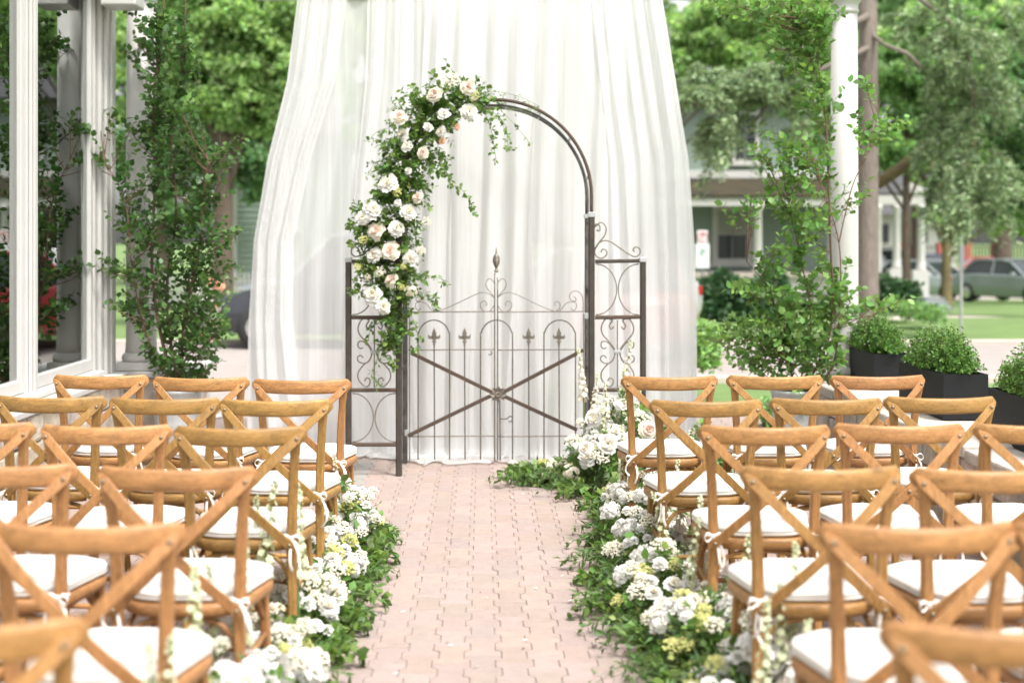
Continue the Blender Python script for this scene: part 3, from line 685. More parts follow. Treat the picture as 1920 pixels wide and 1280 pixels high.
# side panels
def arc(c, r, a0, a1, n=14): return [(c[0] + r * math.cos(R(a0 + (a1 - a0) * k / n)), c[1] + r * math.sin(R(a0 + (a1 - a0) * k / n))) for k in range(n + 1)]
def spiral(cx, cy, r0, r1, a0, turns, n=18): return [(cx + (r0 + (r1 - r0) * k / n) * math.cos(R(a0 + 360 * turns * k / n)), cy + (r0 + (r1 - r0) * k / n) * math.sin(R(a0 + 360 * turns * k / n))) for k in range(n + 1)]
def rod(pts, parent, Y, r=.005, name='scroll', m=None, sub=4):
    mb = MB(); mb.tube(rel(pc(pts, Y, sub), parent), r, 6); return mb.build(name, m or M['scroll'], parent, True)
YR = [490, 595, 731, 833]
for side in (-1, 1):
    xo = 653.5 if side < 0 else 1205.5; xi = 750 if side < 0 else 1110
    a = P(xo, 483, YF); b = P(xo, 836, YF)
    mb = MB(); sq(mb, a - ar.location, b - ar.location, .040, .040); mb.build('side_post', M['iron'], ar)
    mb = MB(); mb.box(P(xo, 487, YF) - ar.location, (.048, .05, .035)); mb.build('post_cap', M['galv'], ar, bevel=.006)
    for y in YR:
        p0, p1 = P(min(xo, xi) + 6, y, YF), P(max(xo, xi) - 6, y + (-1 if side > 0 else 0), YF)
        mb = MB(); mb.bar(rel([p0, p1], ar), .026, .03, (0, 0, 1)); mb.build('side_rail', M['rust'] if y > 500 else M['iron'], ar)
    x0, x1 = min(xo, xi) + 7, max(xo, xi) - 7; cx = (x0 + x1) / 2; hw = (x1 - x0) / 2
    for ya, yb in ((495, 590), (737, 828)):
        cy = (ya + yb) / 2; hh = (yb - ya) / 2
        for s in (-1, 1):
            rod([(cx + s * (1.5 + (hw - 2) * (1 - math.cos(R(t)))), cy + hh * math.sin(R(t))) for t in range(-90, 91, 15)], ar, YF, .0042, sub=2)
    # middle panel: stem, hearts and C-scrolls
    rod([(cx, 600), (cx, 665), (cx, 726)], ar, YF, .0045)
    mb = MB(); mb.box(P(cx, 659, YF) - ar.location, (.05, .02, .022)); mb.build('collar', M['galv'], ar, bevel=.003)
    for s in (-1, 1):
        S = lambda pts: [(cx + s * (x - 1160), y) for x, y in pts]
        rod(S([(1167, 612), (1172, 617), (1175, 610), (1170, 600), (1182, 598), (1190, 612), (1188, 626), (1176, 640), (1168, 650), (1164, 661), (1170, 676), (1180, 684), (1190, 698), (1189, 712), (1178, 724), (1170, 722), (1168, 712), (1174, 708), (1178, 714)]) if True else [], ar, YF, .0048)
        rod(S([(1181, 652), (1187, 653), (1191, 647), (1188, 640), (1179, 641), (1170, 650), (1165, 663), (1170, 677), (1180, 681), (1190, 677), (1191, 669), (1185, 666), (1181, 671)]), ar, YF, .0045)
    # top scroll
    T = (lambda pts: pts) if side > 0 else (lambda pts: [(653.5 - (x - 1205.5), y) for x, y in pts])
    rod(T([(1119, 430), (1121, 433), (1125, 431), (1124, 423), (1118, 420), (1115, 426), (1127, 417), (1136, 426), (1134, 441), (1122, 456), (1115, 470), (1118, 480), (1128, 484), (1137, 478), (1137, 470), (1130, 467), (1127, 473)]), ar, YF, .005)
    rod(T([(1116, 466), (1124, 455), (1134, 451), (1146, 454), (1165, 467), (1182, 478), (1193, 481), (1200, 475), (1199, 466), (1192, 463), (1187, 468), (1190, 472)]), ar, YF, .005)

# ------------------------------------------------------------------ gate
YG = 9.66
ga = empty('iron_gate', P(930, 862, YG), 0, 'double leaf iron garden gate with spear finials and diagonal braces', 'gate')
def grod(pts, r=.0045, name='bar', m=None, sub=4, dy=0):
    mb = MB(); mb.tube([p + Vector((0, dy, 0)) for p in rel(pc(pts, YG, sub), ga)], r * .85, 6); return mb.build(name, m or M['scroll'], ga, True)
M['greenrod'] = mat('dark_olive_rod', (.07, .063, .045), .6, metal=.2, var=.4, vscale=30, color2=(.14, .12, .09))
def line(x0, y0, x1, y1): return [(x0, y0), ((x0 + x1) / 2, (y0 + y1) / 2), (x1, y1)]
for x0, x1 in ((769, 927), (933, 1094)):
    for y in (585, 656, 818): grod(line(x0, y, x1, y - 1), .0052, 'gate_rail')
for x in (768, 1094.5): grod(line(x, 586, x, 862), .0055, 'stile')
for x in (927.5, 933): grod(line(x, 512 if x < 930 else 520, x, 862), .0065, 'stile', M['scroll'])
for x in (814, 871, 991, 1048):
    grod(line(x, 636, x + 1, 861), .0055, 'picket', M['greenrod'])
def hoop(xa, xb, top):
    c = (xa + xb) / 2; h = (xb - xa) / 2
    return [(xa, 861), (xa, 740)] + [(c - h * math.cos(R(t)), top + h * 1.1 - h * 1.1 * math.sin(R(t))) for t in range(0, 181, 15)] + [(xb, 740), (xb, 861)]
for xa, xb in ((784, 843), (901, 961), (1020, 1079)): grod(hoop(xa, xb, 600), .0055, 'picket_hoop', M['greenrod'], 3)
# fleur finials
def fleur(x, y, s=1):
    mb = MB(); c = P(x, y, YG) - ga.location; k = YG / FPX * s
    def add(poly, d):
        n = len(poly); vs = [(c.x + a * k, c.y - d, c.z - b * k) for a, b in poly] + [(c.x + a * k, c.y + d, c.z - b * k) for a, b in poly]
        mb.add(vs, [tuple(range(n)), tuple(range(2 * n - 1, n - 1, -1))] + [(i, n + i, n + (i + 1) % n, (i + 1) % n) for i in range(n)])
    add([(0, -21), (-4.5, -10), (-3, -2), (3, -2), (4.5, -10)], .006); add([(0, -22), (-2, -10), (0, 8), (2, -10)], .010)
    for q in (-1, 1): add([(0, -2), (q * 3, -6), (q * 8, -5), (q * 11, -9), (q * 11.5, -2), (q * 8, 1), (q * 5, 0), (0, 4)], .006)
    mb.box((c.x, c.y, c.z - 5 * k), (8 * k, .018, 3 * k)); mb.lathe([(2.5 * k, 0), (1.8 * k, -7 * k)], 8, (c.x, c.y, c.z - 6 * k))
    return mb.build('spear_finial', M['scroll'], ga)
for x in (814, 871, 991, 1048): fleur(x, 635)
# central spear
c = P(930.5, 511, YG) - ga.location; k = YG / FPX
mb = MB(); pr = [(2, 0), (4.5, 3), (3, 6), (2.2, 9)]
for i in range(9): zz = 10 + i * 2.6; rr_ = 3 + 4.5 * math.sin(math.pi * (i + .5) / 10.5); pr += [(rr_, zz), (rr_ - 1.1, zz + 1.4)]
pr += [(2, 36), (1, 44), (.3, 48)]
mb.lathe([(a * k, b * k) for a, b in pr], 12, c); mb.build('center_spear', M['scroll'], ga)
# diagonal braces and rosette
for pts in ([(771, 661), (927, 737)], [(765, 816), (927, 738)], [(943, 735), (1093, 656)], [(943, 741), (1082, 805)]):
    mb = MB(); mb.bar(rel([P(x, y, YG) + Vector((0, -.016, 0)) for x, y in pts], ga), .027, .010, (0, 0, 1)); mb.build('diagonal_brace', M['rust'], ga)
c = P(934, 738, YG) + Vector((0, -.03, 0)) - ga.location; rs = MB()
for kk in range(8):
    a = kk * math.pi / 4; e = Vector((math.cos(a), 0, math.sin(a))); f = Vector((-math.sin(a), 0, math.cos(a)))
    rs.add([c, c + e * .035 + f * .022 + Vector((0, -.014, 0)), c + e * .062 + Vector((0, -.004, 0)), c + e * .035 - f * .022 + Vector((0, -.014, 0)), c + e * .035 + Vector((0, .012, 0))], [(0, 1, 2, 3), (0, 4, 1), (1, 4, 2), (2, 4, 3), (3, 4, 0)])
for kk in range(6):
    a = kk * math.pi / 3 + .3; q = c + Vector((math.cos(a) * .014, -.016, math.sin(a) * .014)); rs.lathe([(.001, -.008), (.009, 0), (.001, .008)], 6, q, cap=False)
rs.build('rosette', M['scroll'], ga)
# crest scrolls
for s in (-1, 1):
    S = lambda pts: [(930 + s * (x - 930), y) for x, y in pts]
    grod(S([(941, 531), (945, 534), (948, 529), (944, 523), (936, 526), (933, 540) , (937, 556)][:0] + [(938, 534), (943, 534), (949, 529), (946, 523), (938, 524)][:0] + [(935, 532), (941, 534), (944, 530), (949, 530), (949, 527), (943, 523), (936, 528)][:0] + [(936, 533), (942, 533), (944, 530)][:0] + [(934, 530), (938, 524), (944, 523), (949, 530), (947, 540), (938, 551), (932, 560)]), .0034)
    grod(S([(950, 573), (947, 570), (952, 564), (959, 568), (958, 578), (950, 584), (940, 582), (933, 570), (934, 558), (945, 550), (960, 549), (985, 560), (1010, 572), (1032, 581), (1042, 584)]), .0034)
    grod(S([(1041, 573), (1040, 568), (1045, 565), (1050, 570), (1049, 578), (1043, 583), (1050, 582), (1060, 570), (1070, 566), (1080, 568), (1080, 578), (1074, 582), (1071, 577)]), .0034)
    grod(S([(1076, 556), (1080, 560), (1078, 565), (1070, 562), (1068, 554), (1073, 547), (1082, 546), (1090, 552), (1093, 562), (1094, 584)]), .0034)
grod([(920, 658), (922, 662), (919, 665), (916, 664)], .005, 'latch_hook', M['irondark'])
grod([(938, 785), (950, 785), (956, 780), (961, 784), (958, 790), (953, 789)], .005, 'latch_hook', M['irondark'])
grod(line(937, 750, 938, 862), .006, 'drop_bolt', M['irondark'], dy=-.012)
for x, y in ((763, 811), (1099, 592)): mb = MB(); mb.box(P(x, y, YG) - ga.location, (.03, .03, .04)); mb.build('hinge', M['galv'], ga, bevel=.003)

#@@CHAIRS
# ------------------------------------------------------------------ cross back chairs
def seat_poly(front, rear, depth, rad, off=0, n=8):
    """rounded trapezoid, rear edge at y=-depth/2"""
    pts = []; hd = depth / 2
    cs = [(front / 2 - rad, hd - rad, 0), (-front / 2 + rad, hd - rad, 90), (-rear / 2 + rad, -hd + rad, 180), (rear / 2 - rad, -hd + rad, 270)]
    for cx, cy, a0 in cs:
        for k in range(n + 1):
            a = R(a0 + 90 * k / n); x = cx + (rad + off) * math.cos(a); y = cy + (rad + off) * math.sin(a)
            pts.append((x, y))
    return pts
def seat_loft(levels, m, name):
    mb = MB(); n = None; vs = []; fs = []
    for off, z, crown in levels:
        pl = seat_poly(.455, .40, .43, .13, off); n = len(pl); vs += [(x, y, z) for x, y in pl]
    for j in range(len(levels) - 1):
        for i in range(n): fs.append((j * n + i, j * n + (i + 1) % n, (j + 1) * n + (i + 1) % n, (j + 1) * n + i))
    fs.append(tuple(range(n - 1, -1, -1))); fs.append(tuple((len(levels) - 1) * n + i for i in range(n)))
    mb.add(vs, fs); return mb
chair = empty('crossback_chair', (0, 0, 0))
rim = seat_loft([(-.012, .412, 0), (.0, .418, 0), (.006, .43, 0), (.006, .45, 0), (-.002, .458, 0)], None, 'seat')
so_ = rim.build('seat', M['wood'], chair, True)
mod = so_.modifiers.new('split', 'EDGE_SPLIT'); mod.split_angle = R(50)
mb = seat_loft([(-.03, .4105, 0), (-.03, .4115, 0)], None, 'u'); mb.build('seat_base', M['under'], chair)
# legs
def leg(name, pts, ws, ts):
    mb = MB(); pts = smooth_curve(pts, 4); m_ = len(pts)
    ws = list(np.interp(np.linspace(0, 1, m_), np.linspace(0, 1, len(ws)), ws)); ts = list(np.interp(np.linspace(0, 1, m_), np.linspace(0, 1, len(ts)), ts))
    mb.bar(pts, ws, ts, (1, 0, 0)); o = mb.build(name, M['wood_v'], chair, True)
    e = o.modifiers.new('split', 'EDGE_SPLIT'); e.split_angle = R(35)
for s in (-1, 1):
    leg('leg', [(s * .205, -.245, 0), (s * .196, -.222, .25), (s * .192, -.212, .45), (s * .196, -.216, .62), (s * .206, -.232, .76), (s * .214, -.252, .85)], [.028, .034, .038, .036, .034, .044], [.028, .032, .034, .032, .028, .024])
    leg('leg', [(s * .205, .215, 0), (s * .192, .19, .2), (s * .182, .175, .415)], [.026, .032, .036], [.026, .032, .036])
# top rail
N = 26; pts = []; hts = []; ths = []
for k in range(N + 1):
    t = k / N * 2 - 1; x = t * .252; y = -.222 - .078 * (1 - t * t); z = .856 + .005 * t * t
    e = math.sqrt(max(.0, 1 - max(0, (abs(x) - .226) / .026) ** 2)); pts.append((x, y, z)); hts.append(.069 * (.30 + .70 * e)); ths.append(.027 * (.45 + .55 * e) * (.85 + .25 * (1 - t * t)))
mb = MB(); vs = []
for p, h, th in zip(pts, hts, ths):
    for q in range(12):
        a = 2 * math.pi * q / 12; ca, sa = math.cos(a), math.sin(a)
        vs.append((p[0], p[1] + math.copysign(abs(ca) ** .7, ca) * th / 2, p[2] + math.copysign(abs(sa) ** .55, sa) * h / 2))
fs = [(i * 12 + q, (i + 1) * 12 + q, (i + 1) * 12 + (q + 1) % 12, i * 12 + (q + 1) % 12) for i in range(N) for q in range(12)]
fs += [tuple(range(12)), tuple(N * 12 + q for q in range(11, -1, -1))]
mb.add(vs, fs); mb.build('top_rail', M['wood'], chair, True)
# cross straps
def strap(s, dy):
    pts = []; ws = []; K = 22
    for k in range(K + 1):
        t = k / K; x = s * (.240 - (.240 + .212) * t); z = .868 - (.868 - .430) * t
        yb = -.247 - .074 * math.sin(math.pi * t) ** .9 * (1 - .25 * t) + dy * math.sin(math.pi * t)
        if t > .9: yb = yb * 1
        pts.append(Vector((x, yb, z))); e = min(t, 1 - t) / .035; ws.append(.034 * (math.sqrt(max(.08, 1 - (1 - min(1, e)) ** 2))))
    mb = MB(); mb.bar(pts, ws, .009, lambda t_, i: Vector((0, 1, 0)).cross(t_)); o = mb.build('cross_strap', M['wood_v'], chair, True)
    e = o.modifiers.new('split', 'EDGE_SPLIT'); e.split_angle = R(35)
    for p in (pts[1], pts[-2]) + ((pts[11],) if dy < 0 else ()):
        bl_ = MB(); vs = []
        for rr2, yy in ((.0075, 0), (.0075, -.003), (.005, -.006), (.001, -.0068)):
            vs += [(p.x + rr2 * math.cos(a * math.pi / 5), p.y - .0045 + yy, p.z + rr2 * math.sin(a * math.pi / 5)) for a in range(10)]
        bl_.add(vs, [(j * 10 + i, j * 10 + (i + 1) % 10, (j + 1) * 10 + (i + 1) % 10, (j + 1) * 10 + i) for j in range(3) for i in range(10)])
        bl_.build('bolt', M['bolt'], o, True)
strap(1, -.006); strap(-1, .004)
# stretchers
for a, b, z in (((-.195, -.222), (.195, -.222), .20), ((-.192, .19), (.192, .19), .20), ((-.195, -.222), (-.192, .19), .26), ((.195, -.222), (.192, .19), .26)):
    mb = MB(); mb.tube([(a[0], a[1], z), ((a[0] + b[0]) / 2, (a[1] + b[1]) / 2, z), (b[0], b[1], z)], [.009, .0115, .009], 8); mb.build('stretcher', M['wood'], chair, True)
for s in (-1, 1):
    mb = MB(); mb.tube(smooth_curve([(s * .192, -.205, .30), (s * .17, -.15, .385), (s * .17, 0, .404), (s * .17, .13, .385), (s * .187, .175, .30)], 4), .009, 7); mb.build('corner_brace', M['wood'], chair, True)
    mb = MB(); mb.tube(smooth_curve([(-.185, s * .19 - .012, .30), (-.13, s * .175 - .01, .385), (0, s * .17 - .01, .404), (.13, s * .175 - .01, .385), (.185, s * .19 - .012, .30)], 4), .009, 7); mb.build('corner_brace', M['wood'], chair, True)
# cushion
def cushion_mesh():
    mb = MB(); n = 36; rows = [(-.02, .4605), (-.001, .463), (.007, .470), (.007, .474), (.003, .478), (.007, .482), (.007, .488), (.0, .496), (-.02, .503), (-.06, .508), (-.12, .511), (-.18, .512)]
    vs = []; n = None
    for off, z in rows:
        pl = seat_poly(.45, .385, .42, .125); n = len(pl); L = []
        for i, (x, y) in enumerate(pl):
            rr2 = math.hypot(x, y); k2 = (rr2 + off) / rr2; L.append((x * k2, y * k2 + .008, z + .0022 * math.sin(i * .9) * (z > .48) ))
        vs += L
    fs = [(j * n + i, j * n + (i + 1) % n, (j + 1) * n + (i + 1) % n, (j + 1) * n + i) for j in range(len(rows) - 1) for i in range(n)]
    fs.append(tuple(range(n - 1, -1, -1))); fs.append(tuple((len(rows) - 1) * n + i for i in range(n)))
    mb.add(vs, fs); return mb
cu = cushion_mesh().build('cushion', M['cushion'], chair, True)
def tie_mesh(seed, side):
    r = random.Random(seed); mb = MB()
    for s in (side,):
        c = Vector((s * .192, -.214, .475)); lp = [c + Vector((math.cos(a) * .026, math.sin(a) * .026, r.uniform(-.004, .004))) for a in np.linspace(0, 6.28, 13)]
        mb.bar(lp, .009, .003, (0, 0, 1))
        k0 = c + Vector((s * .004, -.03, 0)); mb.lathe([(.001, -.008), (.009, 0), (.001, .008)], 7, k0, cap=False)
        for q in range(2):
            dx = r.uniform(-.03, .03); ln = r.uniform(.08, .15)
            mb.bar(smooth_curve([k0, k0 + Vector((dx, -.012, -ln * .3)), k0 + Vector((dx * 1.4, -.008 + r.uniform(-.01, .01), -ln * .7)), k0 + Vector((dx * 1.1 + r.uniform(-.02, .02), .0, -ln))], 4), .010, .002, (1, .3, 0))
            lx = (-1) ** q * .035; mb.bar(smooth_curve([k0, k0 + Vector((lx * .6, -.012, .014)), k0 + Vector((lx, -.016, -.002)), k0 + Vector((lx * .7, -.012, -.018)), k0], 4), .008, .002, (0, 1, .3))
    return mb
ties = {sd: [tie_mesh(s * 2 + (sd > 0), sd).mesh('tie', M['tie'], True) for s in range(4)] for sd in (-1, 1)}
for sd in (-1, 1): to = link('tie', ties[sd][0], cu); to['side'] = sd
index_kids(chair)
ROWN = ['front row by the arch', 'second row from the arch', 'third row from the arch', 'fourth row from the arch', 'fifth row from the arch', 'sixth row, nearest the camera']
TONE = {'o': (1.05, .92, .82), 'y': (.86, .84, .62), 'p': (1.08, .95, .90), 'm': (1.0, .92, .78)}
# (row, side, seat order, left px, right px, top py, tone)
CH = [(0, 'L', 3, 98, 283, 701, 'o'), (0, 'L', 2, 290, 470, 705, 'm'), (0, 'L', 1, 475, 660, 709, 'o'),
 (1, 'L', 3, -8, 204, 741, 'y'), (1, 'L', 2, 207, 413, 744, 'y'), (1, 'L', 1, 414, 626, 747, 'y'),
 (2, 'L', 3, -176, 72, 790, 'p'), (2, 'L', 2, 75, 325, 795, 'p'), (2, 'L', 1, 325, 576, 798, 'y'),
 (3, 'L', 2, -156, 150, 868, 'p'), (3, 'L', 1, 180, 487, 873, 'p'), (4, 'L', 2, -410, -30, 976, 'o'), (4, 'L', 1, -26, 352, 978, 'p'), (5, 'L', 1, -360, 165, 1160, 'o'),
 (0, 'R', 1, 1162, 1343, 703, 'm'), (0, 'R', 2, 1363, 1543, 702, 'm'), (0, 'R', 3, 1552, 1732, 702, 'p'),
 (1, 'R', 1, 1216, 1427, 748, 'y'), (1, 'R', 2, 1446, 1656, 745, 'y'), (1, 'R', 3, 1659, 1871, 742, 'y'),
 (2, 'R', 1, 1309, 1560, 796, 'm'), (2, 'R', 2, 1565, 1812, 793, 'p'), (2, 'R', 3, 1819, 2068, 793, 'm'),
 (3, 'R', 1, 1387, 1691, 873, 'm'), (3, 'R', 2, 1704, 2008, 876, 'p'),
 (4, 'R', 1, 1533, 1898, 979, 'p'), (4, 'R', 2, 1904, 2282, 979, 'p'), (5, 'R', 1, 1655, 2165, 1166, 'p')]
ORD = {1: 'at the aisle', 2: 'second from the aisle', 3: 'third from the aisle'}
for k, (row, sd_, od, xl, xr, yt, tn) in enumerate(CH):
    s = (yt + 3 - 451) / (EYE - .889); Y = FPX / s; X = ((xl + xr) / 2 - 960) / s
    yaw = rnd.uniform(-2, 2) + (1.5 if sd_ == 'L' else -1.5)
    c = chair if k == 0 else copy_tree(chair)
    c.location = (X, Y + .245, 0); c.rotation_euler = (0, 0, R(-yaw))
    tag(c, f"{'orange brown' if tn in 'op' else 'honey' if tn == 'm' else 'olive brown'} cross-back wooden chair, {'left' if sd_ == 'L' else 'right'} block, {ROWN[row]}, {ORD[od]}", 'chair', 'cross-back chairs set out in rows beside the aisle')
    b = rnd.uniform(.92, 1.08); t = TONE[tn]; cc = (t[0] * b, t[1] * b * rnd.uniform(.97, 1.03), t[2] * b, 1)
    stack = [c]
    chs = {}
    for o in bpy.data.objects: chs.setdefault(o.parent, []).append(o)
    while stack:
        q = stack.pop(); q.color = cc
        if q.name.startswith('tie'): q.data = ties[q['side']][(k * 3 + (q['side'] > 0)) % 4]
        stack += chs.get(q, [])

#@@PLANTS
# ------------------------------------------------------------------ saplings in galvanised buckets
def bucket(px, Y, r, lab):
    e = empty('metal_bucket', ((px - 960) * Y / FPX, Y, 0), 0, lab, 'bucket', 'galvanised buckets holding saplings')
    mb = MB(); mb.lathe([(r * .82, 0), (r * .86, .02), (r * .95, .3), (r * .955, .32), (r * .94, .33), (r, .52), (r * 1.05, .53), (r * 1.05, .55), (r * .96, .55), (r * .9, .5)], 36, cap=False); mb.build('bucket_body', M['galv'], e, True)
    mb = MB(); mb.lathe([(.01, .49), (r * .93, .50)], 24, cap=False); mb.build('soil', M['soil'], e)
    for s in (-1, 1):
        mb = MB(); mb.tube([(s * r, math.cos(a) * .05, .44 - math.sin(a) * .05) if False else (s * (r + .012 + .02 * math.sin(a)), math.cos(a) * .05, .45) for a in np.linspace(0, 3.14, 8)], .005, 5); mb.build('handle', M['galv'], e, True)
    return e
bucket(332, 9.55, .165, 'galvanised bucket under the left sapling, behind the front row chairs')
bucket(1487, 9.5, .15, 'galvanised bucket under the right sapling, behind the front row chairs')
def sapling(name, lab, base, stems, clumps, Y, mleaf, lsize, dens, depth):
    e = empty(name, base, 0, lab, 'young tree', None); sp = Spray(M['twig']); stemp = []
    tk = MB()
    for st, r0 in stems:
        pts = smooth_curve([P(x, y, Y + dy) for x, y, dy in st], 6); m_ = len(pts)
        tk.tube(rel(pts, e), [r0 * (1 - .75 * i / m_) for i in range(m_)], 7); stemp += pts
    tk.build('trunk', M['twig'], e, True)
    S = np.array([tuple(p) for p in stemp])
    for cx, cy, rx, ry, n in clumps:
        n = int(n * dens)
        c = P(cx, cy, Y); k = Y / FPX
        for q in range(n):
            while True:
                u = Vector((rnd.uniform(-1, 1), rnd.uniform(-1, 1), rnd.uniform(-1, 1)))
                if u.length < 1: break
            tgt = c + Vector((u.x * rx * k, u.y * depth, u.z * ry * k))
            # origin: stem point somewhat lower and nearby
            d = np.linalg.norm(S - np.array([tgt.x, tgt.y, tgt.z - .22]), axis=1); o = Vector(S[d.argmin()])
            if (tgt - o).length > .30: # twig starts from an implied side branch
                if q % 4 == 0: sp.tw.tube(rel([o, (o + tgt) / 2 + Vector((0, 0, -.03)), tgt], e), [.004, .003, .002], 4, cap=False)
                o2 = o + (tgt - o) * (1 - min(.9, .26 / (tgt - o).length)); o = o2 + Vector([rnd.uniform(-.05, .05) for _ in range(3)])
            sp.twig(o - e.location, tgt - e.location, rnd.uniform(-.05, .2), rnd.randint(7, 11), lsize, .0016, .2, .8)
    sp.build('foliage', 'oval', mleaf, e, .5); return e
sapling('sapling', 'tall dark leafy sapling in front of the left porch column', Vector(((332 - 960) * 9.5 / FPX, 9.5, .5)),
 [([(328, 725, 0), (300, 620, 0), (285, 500, .05), (290, 350, 0), (288, 190, -.05), (303, 60, 0), (312, -60, 0)], .014),
  ([(340, 725, .03), (345, 600, 0), (372, 480, -.1), (380, 380, -.1), (390, 300, -.15)], .010),
  ([(334, 725, -.02), (312, 560, .1), (330, 400, .12), (322, 250, .1), (342, 120, .1), (350, -50, .1)], .012),
  ([(322, 725, 0), (280, 640, -.1), (250, 520, -.15), (235, 380, -.15), (195, 300, -.2)], .007)],
 [(300, 30, 65, 50, 26), (345, 105, 42, 60, 26), (262, 75, 40, 45, 14), (310, 170, 45, 60, 26), (350, 205, 38, 45, 16), (300, 250, 55, 45, 24), (235, 225, 30, 40, 8), (182, 265, 22, 42, 8), (190, 170, 12, 12, 1),
  (385, 265, 45, 40, 14), (440, 275, 40, 25, 8), (250, 320, 34, 50, 12), (325, 335, 60, 50, 26), (400, 350, 48, 40, 16), (275, 410, 55, 45, 20), (345, 430, 65, 50, 30), (415, 430, 45, 35, 14), (300, 500, 70, 45, 26), (385, 500, 60, 45, 22), (205, 490, 60, 22, 10), (155, 500, 26, 18, 3),
  (440, 490, 28, 18, 4), (295, 575, 65, 50, 24), (375, 580, 60, 45, 22), (215, 560, 45, 22, 7), (420, 590, 35, 40, 10), (320, 650, 60, 45, 24), (395, 650, 45, 45, 16), (215, 395, 20, 22, 3), (380, 700, 50, 25, 8)], 9.5, M['leafL'], .053, 1.15, .32)
sapling('sapling', 'bright leafy sapling in front of the right porch column', Vector(((1500 - 960) * 9.45 / FPX, 9.45, .5)),
 [([(1490, 740, 0), (1530, 690, -.05), (1560, 600, -.05), (1557, 450, -.1), (1553, 330, -.1), (1545, 200, -.1), (1512, 80, -.1), (1490, -40, -.1)], .011),
  ([(1500, 740, 0), (1560, 690, -.15), (1575, 560, -.2), (1573, 455, -.2), (1548, 370, -.2), (1525, 300, -.2)], .008),
  ([(1573, 455, -.2), (1598, 350, -.2), (1632, 275, -.15), (1650, 190, -.1)], .005),
  ([(1547, 215, -.1), (1530, 90, -.1), (1522, -40, -.1)], .006), ([(1490, 740, .05), (1470, 620, .1), (1440, 540, .1), (1400, 490, .1)], .008), ([(1495, 740, 0), (1520, 600, .1), (1500, 480, .1), (1480, 380, .1)], .007)],
 [(1450, 15, 85, 32, 30), (1520, 50, 55, 50, 26), (1385, 12, 55, 20, 12), (1335, 6, 28, 14, 5), (1435, 85, 50, 32, 8), (1495, 110, 45, 35, 14), (1560, 40, 22, 45, 7), (1520, 160, 35, 35, 10), (1590, 148, 30, 14, 3), (1555, 210, 28, 40, 6), (1610, 140, 22, 16, 2),
  (1488, 268, 55, 35, 14), (1430, 265, 35, 30, 6), (1470, 320, 50, 35, 14), (1530, 290, 40, 45, 11), (1585, 225, 26, 30, 5), (1640, 240, 45, 40, 6), (1690, 235, 50, 20, 4), (1600, 340, 28, 50, 5), (1435, 370, 60, 20, 10), (1385, 378, 30, 14, 3), (1500, 395, 50, 35, 12), (1550, 400, 25, 40, 5), (1470, 440, 45, 28, 7),
  (1440, 470, 40, 25, 5), (1490, 480, 45, 28, 10), (1385, 535, 35, 22, 6), (1530, 530, 50, 45, 18), (1450, 560, 70, 45, 26), (1525, 605, 65, 50, 32), (1395, 615, 55, 35, 16), (1345, 640, 45, 30, 9), (1455, 640, 75, 45, 30), (1545, 670, 45, 45, 18), (1600, 560, 30, 30, 5), (1640, 550, 50, 22, 6), (1690, 560, 45, 16, 5), (1405, 685, 50, 25, 8), (1490, 715, 60, 26, 12), (1510, 760, 40, 22, 4), (1560, 500, 30, 30, 5)], 9.45, M['leafR'], .058, 1.2, .33)

# ------------------------------------------------------------------ planters and boxwoods
def planter(ya, L, lab):
    o = A(2.75, ya, .52); e = empty('planter_box', o, AYAW, lab, 'planter', 'black planters along the coping'); W, H, t = .27, .272, .012
    mb = MB(); mb.box((W / 2, t / 2, H / 2), (W, t, H)); mb.box((W / 2, L - t / 2, H / 2), (W, t, H)); mb.box((t / 2, L / 2, H / 2), (t, L - 2 * t, H - .001)); mb.box((W - t / 2, L / 2, H / 2), (t, L - 2 * t, H - .001)); mb.box((W / 2, L / 2, .01), (W - 2 * t, L - 2 * t, .018))
    mb.build('box', M['planter'], e); mb = MB(); mb.box((W / 2, L / 2, H - .05), (W - 2.1 * t, L - 2.1 * t, .02)); mb.build('soil', M['soil'], e); return o
def boxwood(ya, L, lab, rad, n, seed, height=.24):
    o = A(2.75 + .135, ya + L / 2, .52 + .25); e = empty('boxwood_shrub', o, AYAW, lab, 'shrub', 'boxwood shrubs in the black planters')
    sp = Spray(M['twig']); r = random.Random(seed); k = 0
    for q in range(n):
        a = r.uniform(0, 6.283); el = math.asin(r.uniform(.08, 1)); d = Vector((math.cos(a) * math.cos(el) * rad, math.sin(a) * math.cos(el) * (L / 2 + .03), math.sin(el) * height * r.uniform(.8, 1.2))) * r.uniform(.6, 1.12)
        b = Vector((r.uniform(-.06, .06), d.y * .6 + r.uniform(-.05, .05), .01)); sp.twig(b + (d - b) * .45, d + Vector((0, 0, .02)), .05, 15, .021, .0013, .0, .9)
    sp.build('foliage', 'quad', M['box'], e, .4)
    mb = MB(); mb.tube([(0, 0, -.02), (.01, 0, .05), (.0, .02, .12)], [.014, .012, .008], 6); mb.build('trunk', M['twig'], e, True)
for ya, L, lab in ((9.5, .9, 'farthest'), (8.06, .87, 'middle'), (6.42, .93, 'nearest')):
    planter(ya, L, f'{lab} of the three black box planters on the right stone wall')
    boxwood(ya, L, f'small leaved boxwood growing in the {lab} black planter', .185, 1050, int(ya * 10))

